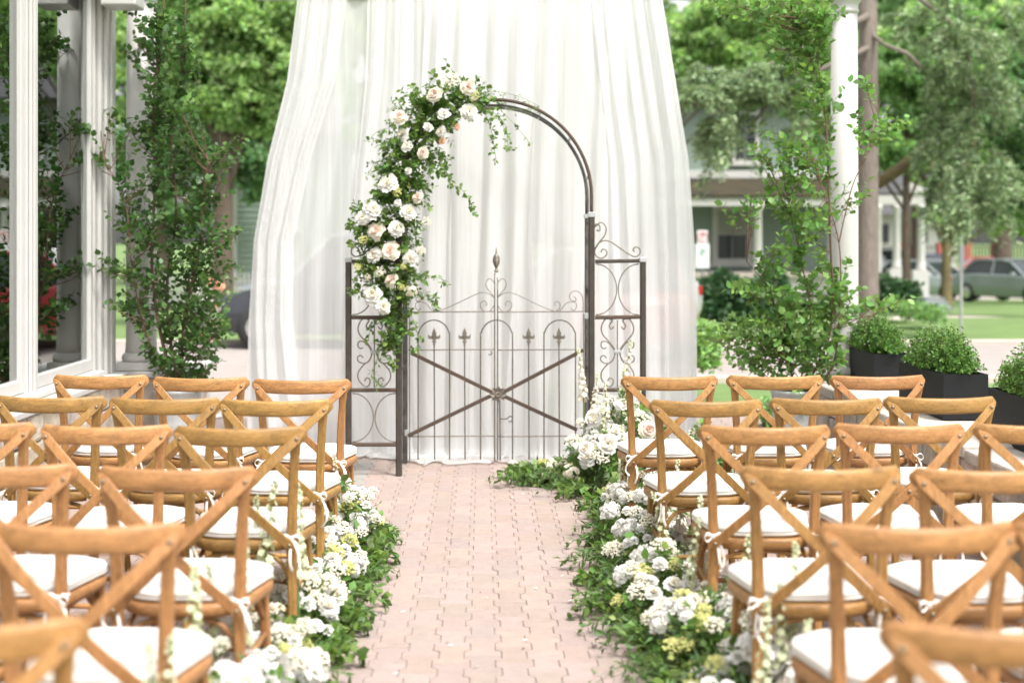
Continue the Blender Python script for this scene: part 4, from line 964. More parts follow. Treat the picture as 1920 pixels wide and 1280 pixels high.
# ------------------------------------------------------------------ floral garland on the arch
gl_ = empty('arch_garland', Vector((XL, YF, 1.6)), 0, 'cascading garland of blush roses, white peonies and greenery on the arch', 'garland')
sp = Spray(M['stem']); sd_ = Spray(M['stem']); ly = Spray(M['stem'])
GC = [(905, 190, 26, 18), (870, 172, 34, 26), (830, 190, 42, 36), (795, 205, 42, 34), (775, 250, 46, 34), (830, 240, 30, 24), (755, 290, 42, 32), (805, 290, 34, 30), (740, 325, 34, 30), (780, 340, 28, 26), (725, 365, 34, 28), (770, 375, 24, 26), (705, 405, 38, 30), (755, 420, 34, 32), (705, 450, 42, 30), (750, 470, 38, 32), (705, 500, 40, 30), (755, 520, 34, 30), (710, 545, 38, 28), (745, 565, 26, 24), (680, 430, 22, 20), (738, 600, 22, 26), (730, 640, 22, 26), (750, 625, 18, 20)]
for cx, cy, rx, ry in GC:
    k = YF / FPX; c = P(cx, cy, YF + .02)
    for q in range(int(rx * ry / 20)):
        u = Vector((rnd.gauss(0, .5), rnd.uniform(-1, 1), rnd.gauss(0, .5))); t = c + Vector((u.x * rx * k * 1.25, u.y * .13 - .05, u.z * ry * k * 1.25))
        o = c + (t - c) * .15 + Vector((0, .04, 0)); o = t + (o - t).normalized() * rnd.uniform(.06, .12)
        z = rnd.random(); S_ = sp if z < .62 else (sd_ if z < .88 else ly)
        S_.twig(o - gl_.location, t - gl_.location, .1, rnd.randint(5, 8), rnd.choice((.036, .046)) if S_ is sp else (rnd.choice((.042, .056)) if S_ is sd_ else .024), .0012, .1, .9)
def vine(S_, pts, Y, n, size, side=.03):
    cv = smooth_curve([P(x, y, Y) for x, y in pts], 5); S_.tw.tube([p - gl_.location for p in cv], .0016, 4)
    for q in range(n):
        i = min(len(cv) - 2, int(q / n * (len(cv) - 1))); p = cv[i] + (cv[i + 1] - cv[i]) * rnd.random(); b = p + Vector((rnd.uniform(-1, 1) * side, rnd.uniform(-1, 1) * side, rnd.uniform(-1, .4) * side * 1.4))
        S_.twig(p - gl_.location, b - gl_.location, 0, 3, size, .0009, .3, 1)
vine(sp, [(835, 315), (845, 345), (862, 352), (878, 372), (888, 395)], 9.15, 22, .034)
vine(sp, [(905, 205), (918, 235), (925, 265), (930, 300)], 9.15, 16, .036); vine(sp, [(925, 210), (948, 235), (952, 270), (960, 278)], 9.15, 14, .036); vine(sp, [(930, 200), (960, 228), (985, 258), (994, 272)], 9.15, 6, .024, .02)
vine(sd_, [(880, 178), (930, 172), (975, 182), (1008, 198)], 9.17, 22, .030, .045); vine(sd_, [(900, 195), (940, 205), (985, 205), (1008, 205)], 9.15, 14, .028, .03)
vine(sp, [(765, 500), (790, 515), (820, 520), (842, 530)], 9.15, 14, .034, .035); vine(sp, [(760, 550), (790, 548), (818, 560), (812, 580)], 9.15, 18, .038, .03); vine(sp, [(755, 560), (775, 600), (785, 640), (772, 660)], 9.12, 20, .036, .035)
vine(sd_, [(740, 580), (730, 620), (715, 650), (700, 700), (715, 722)], 9.12, 34, .038, .035); vine(sp, [(745, 590), (740, 640), (740, 690)], 9.12, 26, .036, .04); vine(sp, [(740, 600), (700, 610), (690, 640)], 9.12, 14, .03, .03)
vine(sd_, [(850, 175), (850, 150), (846, 128)], 9.2, 5, .034, .015); vine(sd_, [(815, 175), (805, 160), (812, 148)], 9.2, 4, .03, .02); vine(sd_, [(760, 210), (740, 200), (725, 212)], 9.2, 6, .04, .02); vine(sp, [(735, 240), (710, 245), (693, 262)], 9.2, 8, .036, .03)
vine(sd_, [(720, 300), (700, 310), (690, 330)], 9.2, 10, .034, .03); vine(sd_, [(690, 390), (672, 385), (666, 380)], 9.2, 5, .03, .02)
sp.build('foliage', 'oval', M['leafG'], gl_); sd_.build('foliage', 'lance', M['leafD'], gl_); ly.build('foliage', 'oval', M['leafY'], gl_)
for x, y, r, kd in ((815, 177, 15, 'rose_b'), (878, 163, 14, 'rose_b'), (832, 213, 12, 'peony'), (880, 210, 16, 'peony'), (803, 238, 10, 'peony'), (827, 246, 11, 'peony'), (748, 219, 14, 'rose_b'), (829, 264, 6.5, 'peach'), (857, 238, 6, 'peach'), (793, 287, 11, 'rose_b'), (755, 252, 13, 'rose_w'), (763, 274, 11, 'peony'), (846, 150, 15, 'sprigc'), (788, 180, 5, 'ball'),
    (727, 344, 19, 'peony'), (700, 393, 19, 'peony'), (681, 407, 14, 'peony'), (766, 396, 15, 'rose_w'), (783, 370, 11, 'rose_b'), (705, 433, 16, 'rose_b'), (743, 428, 15, 'rose_w'), (701, 478, 16, 'peony'), (732, 470, 17, 'rose_b'), (769, 485, 15, 'peony'), (733, 525, 13, 'rose_b'), (698, 552, 18, 'peony'), (718, 574, 15, 'peony'), (770, 546, 12, 'headg'), (712, 510, 10, 'sprigc'), (745, 380, 7, 'ball'), (757, 500, 6, 'sprig'), (752, 538, 6, 'sprig'), (682, 450, 8, 'sprig'), (790, 470, 8, 'sprigc'), (745, 360, 8, 'sprig'), (890, 180, 9, 'sprig'), (765, 320, 7, 'rose_w'), (800, 415, 8, 'sprigc'), (670, 500, 6, 'sprig'), (690, 520, 7, 'headg')):
    bloom(kd, P(x, y, YF - .13 - .03 * rnd.random()), r * 1.1 * YF / FPX, gl_, (rnd.uniform(-.4, .4), -1, .35))

# ------------------------------------------------------------------ aisle and arch-foot flower arrangements
def arrangement(lab, x0, x1, y0, y1, h, blooms, nt=90, seed=0, edge=-1, leafk=1.0):
    """mound between x0..x1, y0..y1 (world), height h; edge=+1 aisle on +x side"""
    cx, cy = (x0 + x1) / 2, (y0 + y1) / 2
    e = empty('aisle_flowers', (cx, cy, 0), 0, lab, 'flower arrangement', 'white and green flower mounds lining the aisle')
    a = Spray(M['stem']); b = Spray(M['stem']); c = Spray(M['stem']); hx, hy = (x1 - x0) / 2, (y1 - y0) / 2
    ph1, ph2 = rnd.uniform(0, 6), rnd.uniform(0, 6)
    wob = lambda t: .95 + .22 * math.sin(t * 5 + ph1) + .14 * math.sin(t * 11 + ph2)
    for q in range(nt):
        ang = rnd.uniform(0, 6.283); rr3 = rnd.random() ** .5
        u = Vector((math.cos(ang) * rr3, math.sin(ang) * rr3)); top = h * (1 - rr3 * rr3 * .78) * rnd.uniform(.3, 1.05) * wob(u.y + u.x * .6)
        t = Vector((u.x * hx * 1.1 * wob(u.y), u.y * hy * 1.15, max(.015, top)))
        lng = rnd.random() < .14
        d = Vector((u.x + rnd.uniform(-.3, .3), u.y + rnd.uniform(-.3, .3), .6 * (1 - rr3) + rnd.uniform(-.25, .6))).normalized()
        if lng: t = t + d * rnd.uniform(.05, .12); t.z = max(.02, t.z)
        o = t - d * (rnd.uniform(.08, .16) + .12 * lng); o.z = max(o.z, .01)
        z = rnd.random()
        if z < .38: a.twig(o, t, .12, rnd.randint(6, 9), rnd.choice((.036, .044, .058)), .0013, .1, .85)
        elif z < .80: b.twig(o, t, .15, rnd.randint(7, 10), rnd.choice((.042, .055, .068)), .0013, .1, .8)
        else: c.twig(o, t, .1, rnd.randint(7, 10), .026, .0012, .1, .9)
    # trailing stems spilling onto the paving in a few places
    for q in range(int(nt * .13)):
        u = rnd.uniform(-1, 1); xs = hx * edge; o = Vector((xs * .6, u * hy, .07)); k_ = rnd.choice((1.05, 1.15, 1.3, 1.6)) * wob(u); yo = rnd.uniform(-.12, .12)
        for w_ in range(2 if k_ < 1.4 else 3): (b if q % 3 else a).twig(o, Vector((xs * k_, u * hy + yo + rnd.uniform(-.03, .03), .012 + .03 * rnd.random())), .2, 8, .052, .0014, .15, .9)
    a.build('foliage', 'oval', M['leafG'], e); b.build('foliage', 'lance', M['leafD'], e); c.build('foliage', 'oval', M['leafY'], e)
    for kd, n, r, zf in blooms + [('sprigc', 5, .03, 1.15), ('ball', 4, .022, .7)]:
        for q in range(n):
            for _t in range(12):
                ang = rnd.uniform(0, 6.283); rr3 = rnd.random() ** .5 * .95; X = math.cos(ang) * rr3; Yy = math.sin(ang) * rr3
                if all((X * hx - ox) ** 2 + (Yy * hy - oy) ** 2 > (.75 * (r + orr)) ** 2 for ox, oy, orr in placed.get(e.name, [])): break
            placed.setdefault(e.name, []).append((X * hx, Yy * hy, r))
            z = h * (1 - rr3 * rr3 * .6) * zf * rnd.uniform(.8, 1.1)
            bloom(kd, Vector((cx + X * hx, cy + Yy * hy, z)), r * rnd.uniform(.95, 1.35), e, (X * .5, -.55 + Yy * .3, 1))
    return e
placed = {}
def spike(e, px, py_top, Y, h, kd='spikeg', lean=0):
    top = P(px, py_top, Y); nm, me = rnd.choice(FL[kd]); o = link(nm, me, e); b = Vector((top.x - lean * h, Y, top.z - h)); o.location = b - e.location
    o.rotation_euler = (rnd.uniform(-.08, .08), lean * .9, rnd.uniform(0, 6)) if True else 0
    o.rotation_mode = 'XYZ'; o.scale = (h * 1.05, h * 1.05, h)
B1 = [('head', 4, .050, .95), ('ball', 11, .024, 1.0), ('rose_w', 5, .036, .95), ('sprig', 6, .034, .9), ('sprigc', 4, .04, 1.0), ('ball', 4, .020, .6)]
B2 = [('head', 4, .072, .95), ('ball', 12, .027, .95), ('peony', 1, .05, .9), ('sprig', 8, .034, .85), ('sprigc', 4, .036, .9)]
B3 = [('head', 6, .05, .95), ('ball', 14, .022, 1.0), ('sprigc', 6, .036, 1.0), ('sprig', 5, .03, .8)]
side_l = [(6.55, 7.25, .36, B3, 'front row'), (5.85, 6.5, .27, B1, 'second row'), (5.1, 5.82, .27, B1, 'third row'), (4.35, 5.05, .25, B2, 'fourth row'), (3.75, 4.3, .33, B2, 'fourth and fifth rows'), (3.1, 3.7, .30, B1, 'fifth row')]
LA = []
for k, (y0, y1, h, B, nm) in enumerate(side_l):
    xr_ = -.665; e = arrangement(f'white and green flower mound, left aisle edge, beside the {nm} chairs', -1.0 if y0 < 6.5 else -.98, xr_, y0, y1, h, B, 150, k, 1); LA.append(e)
RA = []
side_r = [(7.35, 8.1, .30, B3, 'arch, ahead of front row'), (6.7, 7.3, .34, B3, 'front row'), (6.05, 6.65, .30, B3, 'second row'), (5.4, 6.0, .28, B1, 'second and third rows'), (4.75, 5.35, .28, B1, 'third row'), (4.05, 4.7, .30, B2, 'fourth row'), (3.35, 4.0, .32, B2, 'fifth row')]
for k, (y0, y1, h, B, nm) in enumerate(side_r):
    xl = {0: .50, 1: .46, 2: .44, 3: .42, 4: .50, 5: .56, 6: .60}[k]; e = arrangement(f'white and green flower mound, right aisle edge, beside the {nm} chairs', xl, xl + .44, y0, y1, h, B, 155, k + 20, -1); RA.append(e)
# tall spikes
spike(LA[0], 628, 832, 6.9, .52, 'spike'); spike(LA[0], 648, 842, 6.95, .50, 'spike'); spike(LA[0], 612, 850, 7.0, .48, 'spike'); spike(LA[0], 640, 860, 6.8, .46, 'spike'); spike(LA[0], 600, 880, 7.0, .4, 'spike'); spike(LA[0], 560, 850, 7.2, .4, 'spikeg')
for x, y, Y, h, i in ((478, 905, 5.1, .60, 2), (500, 935, 5.15, .5, 2), (548, 912, 5.2, .55, 2), (566, 925, 5.3, .45, 2), (392, 985, 4.35, .62, 3), (430, 1010, 4.4, .5, 3), (415, 1060, 4.3, .45, 4), (350, 1060, 3.9, .55, 4), (385, 1110, 3.9, .45, 4), (262, 1175, 3.3, .55, 5), (300, 1200, 3.35, .5, 5)): spike(LA[i], x, y, Y, h, 'spikeg', rnd.uniform(-.15, .1))
for x, y, Y, h, i, kd in ((1232, 865, 6.9, .5, 1, 'spike'), (1285, 850, 6.6, .5, 1, 'spike'), (1278, 905, 6.3, .45, 2, 'spike'), (1160, 800, 7.7, .5, 0, 'spike'), (1250, 915, 6.2, .4, 2, 'spikeg'), (1312, 925, 5.9, .5, 3, 'spikeg'), (1325, 935, 5.6, .5, 3, 'spike'), (1305, 960, 5.4, .45, 3, 'spikeg'), (1395, 1005, 4.9, .5, 4, 'spikeg'), (1385, 1050, 4.8, .42, 4, 'spikeg'), (1470, 1015, 4.4, .5, 5, 'spikeg'), (1425, 1080, 4.3, .45, 5, 'spikeg'), (1455, 1130, 4.0, .45, 5, 'spikeg'), (1500, 1160, 3.8, .45, 6, 'spikeg'), (1190, 860, 7.4, .4, 0, 'spikeg')): spike(RA[i], x, y, Y, h, kd, rnd.uniform(-.15, .2))
# mound at the foot of the arch
e = arrangement('tall white rose and greenery mound at the right foot of the arch', .36, 1.02, 8.35, 9.15, .58, [('peony', 3, .062, .8), ('rose_b', 3, .058, .8), ('rose_w', 5, .045, .9), ('head', 6, .05, .9), ('headg', 3, .055, .5), ('sprigc', 9, .045, 1.0), ('ball', 8, .024, .9), ('sprig', 5, .04, .8)], 420, 40, -1)
e['group'] = 'flower mounds at the arch'; e.name = 'arch_foot_flowers'
spike(e, 1098, 655, 8.9, .55, 'spike'); spike(e, 1110, 700, 8.85, .5, 'spike'); spike(e, 1050, 730, 8.8, .55, 'spikeg', -.45); spike(e, 1075, 760, 8.8, .45, 'spike', -.4); spike(e, 1180, 640, 8.9, .55, 'spike', .1); spike(e, 1165, 690, 8.85, .5, 'spikeg'); spike(e, 1195, 730, 8.8, .45, 'spike', .1); spike(e, 1140, 720, 8.7, .45, 'spike'); spike(e, 1130, 760, 8.6, .4, 'spikeg')
bloom('peony', P(1113, 783, 8.55), .062, e, (-.3, -1, .4)); bloom('peony', P(1140, 832, 8.4), .07, e, (-.1, -1, .4)); bloom('rose_w', P(1098, 840, 8.4), .05, e, (-.3, -1, .5)); bloom('rose_b', P(1215, 805, 8.5), .065, e, (.1, -1, .4)); bloom('ball', P(1160, 758, 8.6), .03, e); bloom('headg', P(1070, 885, 8.5), .06, e)
e2 = arrangement('low spreading greenery with cream blooms in front of the gate', .06, .52, 8.75, 9.25, .13, [('headg', 2, .05, .8), ('sprig', 3, .035, .9), ('sprigc', 2, .03, .9)], 150, 41, -1); e2['group'] = 'flower mounds at the arch'; e2.name = 'arch_foot_flowers'
e3 = arrangement('small greenery tuft with white blooms behind the front right chair', .95, 1.45, 8.4, 9.0, .38, [('headg', 3, .05, .9), ('sprigc', 4, .04, 1.0), ('ball', 3, .025, .9)], 130, 42, 1); e3['group'] = 'flower mounds at the arch'; e3.name = 'arch_foot_flowers'

#@@BACK
# ------------------------------------------------------------------ background trees
def crown_points(ells, Y, dens):
    ps = []
    for cx, cy, rx, ry, n in ells:
        k = Y / FPX; c = P(cx, cy, Y); n = int(n * dens); rz = (rx + ry) / 2 * k
        ncl = max(8, n // 110); d = nr.normal(size=(ncl, 3)); d /= np.linalg.norm(d, axis=1, keepdims=True); d *= nr.uniform(.35, 1, (ncl, 1)) ** .5
        cl = np.array(c) + d * np.array([rx * k, rz, ry * k]); id_ = nr.randint(0, ncl, n)
        p = cl[id_] + nr.normal(size=(n, 3)) * np.array([1, 1, .55]) * (rx + ry) / 2 * k * .135; ps.append(p)
    return np.vstack(ps)
def tree(name, lab, px, Y, ells, mleaf, mbark, lsize, tr, group, dens=1, lean=0, top=None, kind='quad', fork=None, cat='tree'):
    b = Vector(((px - 960) * Y / FPX, Y, tz(Y) - .05)); e = empty(name, b, 0, lab, cat, group)
    cy = min(c[1] for c in ells); topz = EYE - ((top if top is not None else np.mean([c[1] for c in ells])) - 451) * Y / FPX
    mb = MB(); H = topz - b.z; mb.tube([(0, 0, 0), (lean * .1, 0, H * .05), (lean * .4, .05, H * .4), (lean, 0, H * .8), (lean, .1, H)], [tr * 1.35, tr * 1.05, tr * .92, tr * .7, tr * .35], 12)
    for cx, cy, rx, ry, n in ells:
        c = P(cx, cy, Y) - b; s = Vector((lean * .6, 0, min(H * .7, max(H * .35, c.z * .55)))); mb.tube([s, (s + c) / 2 + Vector((0, 0, .1 * (c - s).length)), c], [tr * .4, tr * .28, tr * .12], 7)
    if fork: 
        for f in fork: mb.tube([Vector(P(x, y, Y)) - b for x, y, _ in f], [r_ for _, _, r_ in f], 10)
    mb.build('trunk', mbark, e, True)
    ps = crown_points(ells, Y, dens); n = len(ps); dd = nr.normal(size=(n, 3)); dd[:, 2] -= .4
    o = link('crown', leaves_mesh('crown', ps - np.array(b), dd, nr.uniform(.6, 1.3, n) * lsize, kind, mleaf, None, .5), e); o['kind'] = 'stuff'; return e
G = 'leafy trees beyond the street'
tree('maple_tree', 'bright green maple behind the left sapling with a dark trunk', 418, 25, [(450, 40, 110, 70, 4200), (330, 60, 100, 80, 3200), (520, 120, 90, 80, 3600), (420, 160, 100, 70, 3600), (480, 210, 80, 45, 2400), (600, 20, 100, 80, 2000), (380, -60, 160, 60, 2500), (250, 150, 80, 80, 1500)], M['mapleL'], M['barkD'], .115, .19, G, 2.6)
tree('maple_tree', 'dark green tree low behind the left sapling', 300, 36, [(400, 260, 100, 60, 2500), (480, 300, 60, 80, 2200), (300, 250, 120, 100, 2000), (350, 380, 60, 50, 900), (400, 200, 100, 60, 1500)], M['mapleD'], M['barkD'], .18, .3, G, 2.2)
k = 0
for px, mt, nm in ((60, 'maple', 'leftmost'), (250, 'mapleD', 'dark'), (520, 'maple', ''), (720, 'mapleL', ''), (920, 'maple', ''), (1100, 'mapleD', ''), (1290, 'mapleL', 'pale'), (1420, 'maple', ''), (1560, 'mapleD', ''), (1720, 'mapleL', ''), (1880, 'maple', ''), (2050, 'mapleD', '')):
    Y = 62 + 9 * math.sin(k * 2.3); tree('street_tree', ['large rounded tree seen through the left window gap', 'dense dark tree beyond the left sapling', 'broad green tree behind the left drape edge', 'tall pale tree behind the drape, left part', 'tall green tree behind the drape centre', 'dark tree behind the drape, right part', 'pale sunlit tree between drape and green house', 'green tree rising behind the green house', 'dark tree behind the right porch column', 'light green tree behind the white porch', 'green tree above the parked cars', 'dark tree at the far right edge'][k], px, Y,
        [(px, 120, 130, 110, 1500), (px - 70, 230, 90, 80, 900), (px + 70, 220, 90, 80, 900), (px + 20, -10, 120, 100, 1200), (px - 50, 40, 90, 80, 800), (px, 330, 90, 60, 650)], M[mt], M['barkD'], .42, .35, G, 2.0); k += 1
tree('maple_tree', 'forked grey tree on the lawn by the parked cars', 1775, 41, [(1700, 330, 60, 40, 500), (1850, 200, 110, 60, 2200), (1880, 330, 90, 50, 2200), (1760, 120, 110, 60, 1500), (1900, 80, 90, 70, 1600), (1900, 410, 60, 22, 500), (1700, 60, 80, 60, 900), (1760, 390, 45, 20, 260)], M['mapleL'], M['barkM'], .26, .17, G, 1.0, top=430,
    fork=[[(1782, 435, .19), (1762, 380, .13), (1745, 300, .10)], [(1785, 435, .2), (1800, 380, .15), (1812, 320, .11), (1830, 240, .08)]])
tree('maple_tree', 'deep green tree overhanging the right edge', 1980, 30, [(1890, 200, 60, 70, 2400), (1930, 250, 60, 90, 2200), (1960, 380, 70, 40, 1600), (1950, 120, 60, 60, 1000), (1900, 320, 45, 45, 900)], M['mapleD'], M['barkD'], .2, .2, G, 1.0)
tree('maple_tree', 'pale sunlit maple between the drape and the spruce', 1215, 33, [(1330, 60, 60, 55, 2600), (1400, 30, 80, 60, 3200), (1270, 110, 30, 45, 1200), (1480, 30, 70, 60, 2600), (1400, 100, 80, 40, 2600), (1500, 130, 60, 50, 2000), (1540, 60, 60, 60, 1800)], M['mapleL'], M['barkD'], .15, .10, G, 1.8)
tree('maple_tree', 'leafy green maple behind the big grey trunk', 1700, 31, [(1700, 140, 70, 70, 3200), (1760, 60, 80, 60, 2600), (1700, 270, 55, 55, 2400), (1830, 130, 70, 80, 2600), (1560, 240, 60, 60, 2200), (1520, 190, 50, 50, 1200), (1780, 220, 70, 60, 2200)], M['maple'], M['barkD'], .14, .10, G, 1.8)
# spruce with the large grey trunk and hanging boughs
YS = 22.0; b = Vector(((1628 - 960) * YS / FPX, YS, -.05)); sprc = empty('spruce_tree', b, 0, 'grey green spruce with a thick straight trunk and drooping boughs', 'tree')
mb = MB(); mb.tube([(0, 0, 0), (0, 0, .3), (0, 0, 4), (-.02, 0, 9)], [.24, .17, .155, .12], 18); mb.build('trunk', M['bark'], sprc, True)
mb = MB(); mb.tube([P(1645, 345, YS + 1) - b, P(1690, 315, YS + 1) - b, P(1740, 270, YS + 1) - b, P(1762, 240, YS + 1) - b], [.10, .10, .085, .06], 10)
mb.tube([P(1645, 345, YS + 1) - b, P(1590, 365, YS + 1) - b, P(1540, 335, YS + 1) - b, P(1500, 250, YS + 1) - b], [.09, .085, .075, .05], 10); mb.build('mossy_limb', M['barkM'], sprc, True)
mb = MB(); mb.tube([P(1660, 85, YS - .4) - b, P(1700, 100, YS - .4) - b, P(1735, 133, YS - .4) - b], [.03, .035, .02], 7); mb.tube([P(1628, 60, YS) - b, P(1660, 85, YS - .4) - b], [.04, .03], 7); mb.build('bare_limb', M['bark'], sprc, True)
sps = Spray(M['bark'])
bp_pos = []; bp_dir = []
def bough(cx, cy, rx, ry, n, Yb, hang):
    k = Yb / FPX; c = P(cx, cy, Yb) - b
    for q in range(int(n * .5)):
        u = nr.uniform(-1, 1, 3); L_ = np.linalg.norm(u); u = u / L_ if L_ > 1 else u
        o = np.array(c) + u * np.array([rx * k, .9, ry * k]); out = np.array([nr.uniform(-1, 1), nr.uniform(-1, .6), -.25 * hang]); out /= np.linalg.norm(out)
        m_ = 150; t = nr.uniform(0, 1, m_); ln = nr.uniform(.25, .5)
        p = o + out * (t * ln)[:, None] + nr.normal(size=(m_, 3)) * np.array([.045, .045, .03]); p[:, 2] -= t * t * ln * hang * .45
        # side drooping tassels
        sd2 = (nr.uniform(0, 1, m_) < .4); p[sd2, 2] -= nr.uniform(0, .22 * hang, sd2.sum())
        bp_pos.append(p); d = nr.normal(size=(m_, 3)) * .6 + out; bp_dir.append(d)
        sps.tw.tube([Vector(o), Vector(o + out * ln * .5), Vector(o + out * ln - np.array([0, 0, ln * hang * .4]))], [.012, .008, .004], 4, cap=False)
for a in ((1370, 148, 66, 38, 80, 21.5, .5), (1315, 165, 34, 24, 34, 21.3, .5), (1440, 150, 52, 36, 60, 21.6, .6), (1365, 225, 26, 26, 26, 21.4, 1.2), (1358, 262, 17, 18, 16, 21.4, 1.2), (1460, 130, 60, 40, 50, 21.8, .6), (1490, 215, 26, 36, 12, 21.8, 1),
          (1800, 90, 55, 50, 60, 22, .9), (1820, 160, 60, 45, 50, 22, 1), (1800, 230, 45, 45, 44, 22, 1.2), (1820, 310, 50, 40, 44, 22, 1.2), (1790, 370, 45, 36, 34, 22, 1.4), (1850, 380, 36, 24, 16, 22, 1.2), (1760, 300, 30, 40, 14, 22, 1), (1880, 40, 40, 40, 24, 22, .8), (1740, 30, 50, 40, 24, 22, .8), (1880, 340, 40, 16, 12, 22, .6)): bough(*a)
Pn = np.vstack(bp_pos); o = link('foliage', leaves_mesh('foliage', Pn, np.vstack(bp_dir), nr.uniform(.05, .1, len(Pn)), 'needle', M['spruce'], sps.tw, .5), sprc); o['kind'] = 'stuff'
for pts, r0 in (([(1628, 30), (1560, 60), (1470, 110), (1380, 150), (1300, 200)], .06), ([(1628, 90), (1540, 130), (1450, 180), (1400, 250)], .05), ([(1628, -60), (1700, -20), (1780, 40), (1820, 120), (1830, 250)], .05)):
    mb = MB(); mb.tube([P(x, y, 21.8) - b for x, y in pts], [r0 * (1 - .17 * i) for i in range(len(pts))], 7); mb.build('limb', M['bark'], sprc, True)

# hedges and low shrubs
def hedge(name, lab, x0, x1, ytop, ybot, Y, m, n, ls, group=None, depth=.7, cat='shrub'):
    p0, p1 = P(x0, ybot, Y), P(x1, ytop, Y); c = (p0 + p1) / 2; c.z = max(tz(Y), p0.z); e = empty(name, c, 0, lab, cat, group); h = p1.z - c.z; w_ = (p1.x - p0.x) / 2
    ps = nr.uniform(-1, 1, (n, 3)); ps[:, 2] = nr.uniform(0, 1, n) ** .7; bulge = 1 - .25 * np.abs(np.sin(ps[:, 0] * 3 * w_ + 1)); ps = ps * np.array([w_, depth, h]); ps[:, 2] *= bulge; ps[:, 1] *= np.sqrt(np.clip(1.05 - (ps[:, 2] / h) ** 2, .1, 1))
    o = link('foliage', leaves_mesh('foliage', ps, nr.normal(size=(n, 3)), nr.uniform(.6, 1.3, n) * ls, 'quad', m, None, .5), e); o['kind'] = 'stuff'
    mb = MB()
    for q in range(6): x = (q + .5) / 6 * 2 * w_ - w_; mb.tube([(x, 0, 0), (x + .05, 0, h * .6)], [.03, .015], 5)
    mb.build('stem', M['barkD'], e); return e
hedge('yew_hedge', 'dark green hedge along the green house porch', 1300, 1470, 505, 600, 27.5, M['hedge'], 9000, .12)
hedge('yew_hedge', 'dark rounded shrub between big trunk and white porch', 1648, 1712, 512, 585, 27.0, M['hedge'], 3000, .1)
hedge('shrub', 'small green shrub beside the porch pedestal', 1700, 1760, 565, 600, 25, M['maple'], 900, .1)
hedge('shrub', 'pale lime shrub beside the right drape edge', 1306, 1345, 585, 690, 13.5, M['mapleL'], 1400, .07, depth=.3)
hedge('shrub', 'low green shrub under the right sapling', 1430, 1475, 740, 800, 11.6, M['maple'], 900, .05, depth=.2)
# ------------------------------------------------------------------ green house
def wbox(name, x0, x1, y0, y1, Y, dY, m, parent, bevel=0):
    """box given by picture extents at distance Y, depth dY going back"""
    a, c = P(x0, y1, Y), P(x1, y0, Y); mb = MB(); mb.box(((a.x + c.x) / 2 - parent.location.x, Y + dY / 2 - parent.location.y, (a.z + c.z) / 2 - parent.location.z), (c.x - a.x, dY, c.z - a.z)); return mb.build(name, m, parent, bevel=bevel)
YH = 40.0
def clap(name, x0, x1, y0, y1, Y, m, parent, step=.13):
    a, c = P(x0, y1, Y), P(x1, y0, Y); mb = MB(); z = a.z
    while z < c.z:
        h = min(step, c.z - z); vs = [(a.x, Y - .025, z), (c.x, Y - .025, z), (c.x, Y, z + h), (a.x, Y, z + h), (a.x, Y, z), (c.x, Y, z)]
        mb.add([(q[0] - parent.location.x, q[1] - parent.location.y, q[2] - parent.location.z) for q in vs], [(0, 1, 2, 3), (4, 5, 1, 0)]); z += h
    o = mb.build(name, m, parent); o['kind'] = 'stuff'; return o
def house_window(x0, x1, y0, y1, Y, parent, lower=True):
    f = wbox('window', x0, x1, y0, y1, Y - .10, .09, M['white'], parent); t = (x1 - x0) * .14
    ym = (y0 + y1) / 2 - 2
    wbox('pane', x0 + t, x1 - t, y0 + t, ym, Y - .13, .03, M['blind'] if lower else M['dark'], parent).parent = f
    o = [q for q in bpy.data.objects if q.parent == f]
    o2 = wbox('pane', x0 + t, x1 - t, ym + 2, y1 - t, Y - .13, .03, M['dark'], parent); o2.parent = f
    f2 = wbox('sash', (x0 + x1) / 2 - .8, (x0 + x1) / 2 + .8, y0 + t, y1 - t, Y - .145, .03, M['steel'], parent); f2.parent = f
    wbox('sill', x0 - 3, x1 + 3, y1, y1 + 5, Y - .2, .2, M['white'], parent).parent = f
hs_ = empty('green_house', Vector((P(1450, 500, YH).x, YH, tz(YH))), 0, 'sage green clapboard house with a mossy porch roof', 'house')
wbox('foundation', 1180, 1640, 510, 560, YH + .02, 6, M['limestone'], hs_)
wbox('wall', 1180, 1600, 185, 510, YH + .02, 6, M['siding'], hs_)
clap('siding', 1180, 1620, 372, 510, YH, M['sidingD'], hs_); clap('siding', 1180, 1580, 185, 320, YH - .25, M['siding'], hs_)
wbox('upper_wall', 1180, 1580, 185, 321, YH - .22, .2, M['siding'], hs_)
wbox('band_board', 1180, 1605, 320, 334, YH - .45, .2, M['white'], hs_)
house_window(1336, 1410, 386, 495, YH, hs_); house_window(1372, 1424, 208, 305, YH - .25, hs_, False)
# porch
mb = MB(); a0, a1 = P(1180, 334, YH - .3), P(1668, 334, YH - .3); b0, b1 = P(1180, 366, YH - 2.6), P(1668, 366, YH - 2.6)
def hl(v): return v - hs_.location
mb.add([hl(b0), hl(b1), hl(a1), hl(a0), hl(b0 + Vector((0, 0, -.06))), hl(b1 + Vector((0, 0, -.06))), hl(a1 + Vector((0, 0, -.06))), hl(a0 + Vector((0, 0, -.06)))], [(0, 1, 2, 3), (7, 6, 5, 4), (0, 4, 5, 1), (1, 5, 6, 2), (3, 2, 6, 7), (0, 3, 7, 4)]); mb.build('porch_roof', M['mossroof'], hs_)
wbox('porch_fascia', 1180, 1666, 367, 386, YH - 2.55, .15, M['white'], hs_)
wbox('porch_floor', 1180, 1660, 512, 520, YH - 2.6, 2.55, M['path'], hs_); wbox('porch_skirt', 1180, 1655, 520, 552, YH - 2.5, .1, M['white'], hs_)
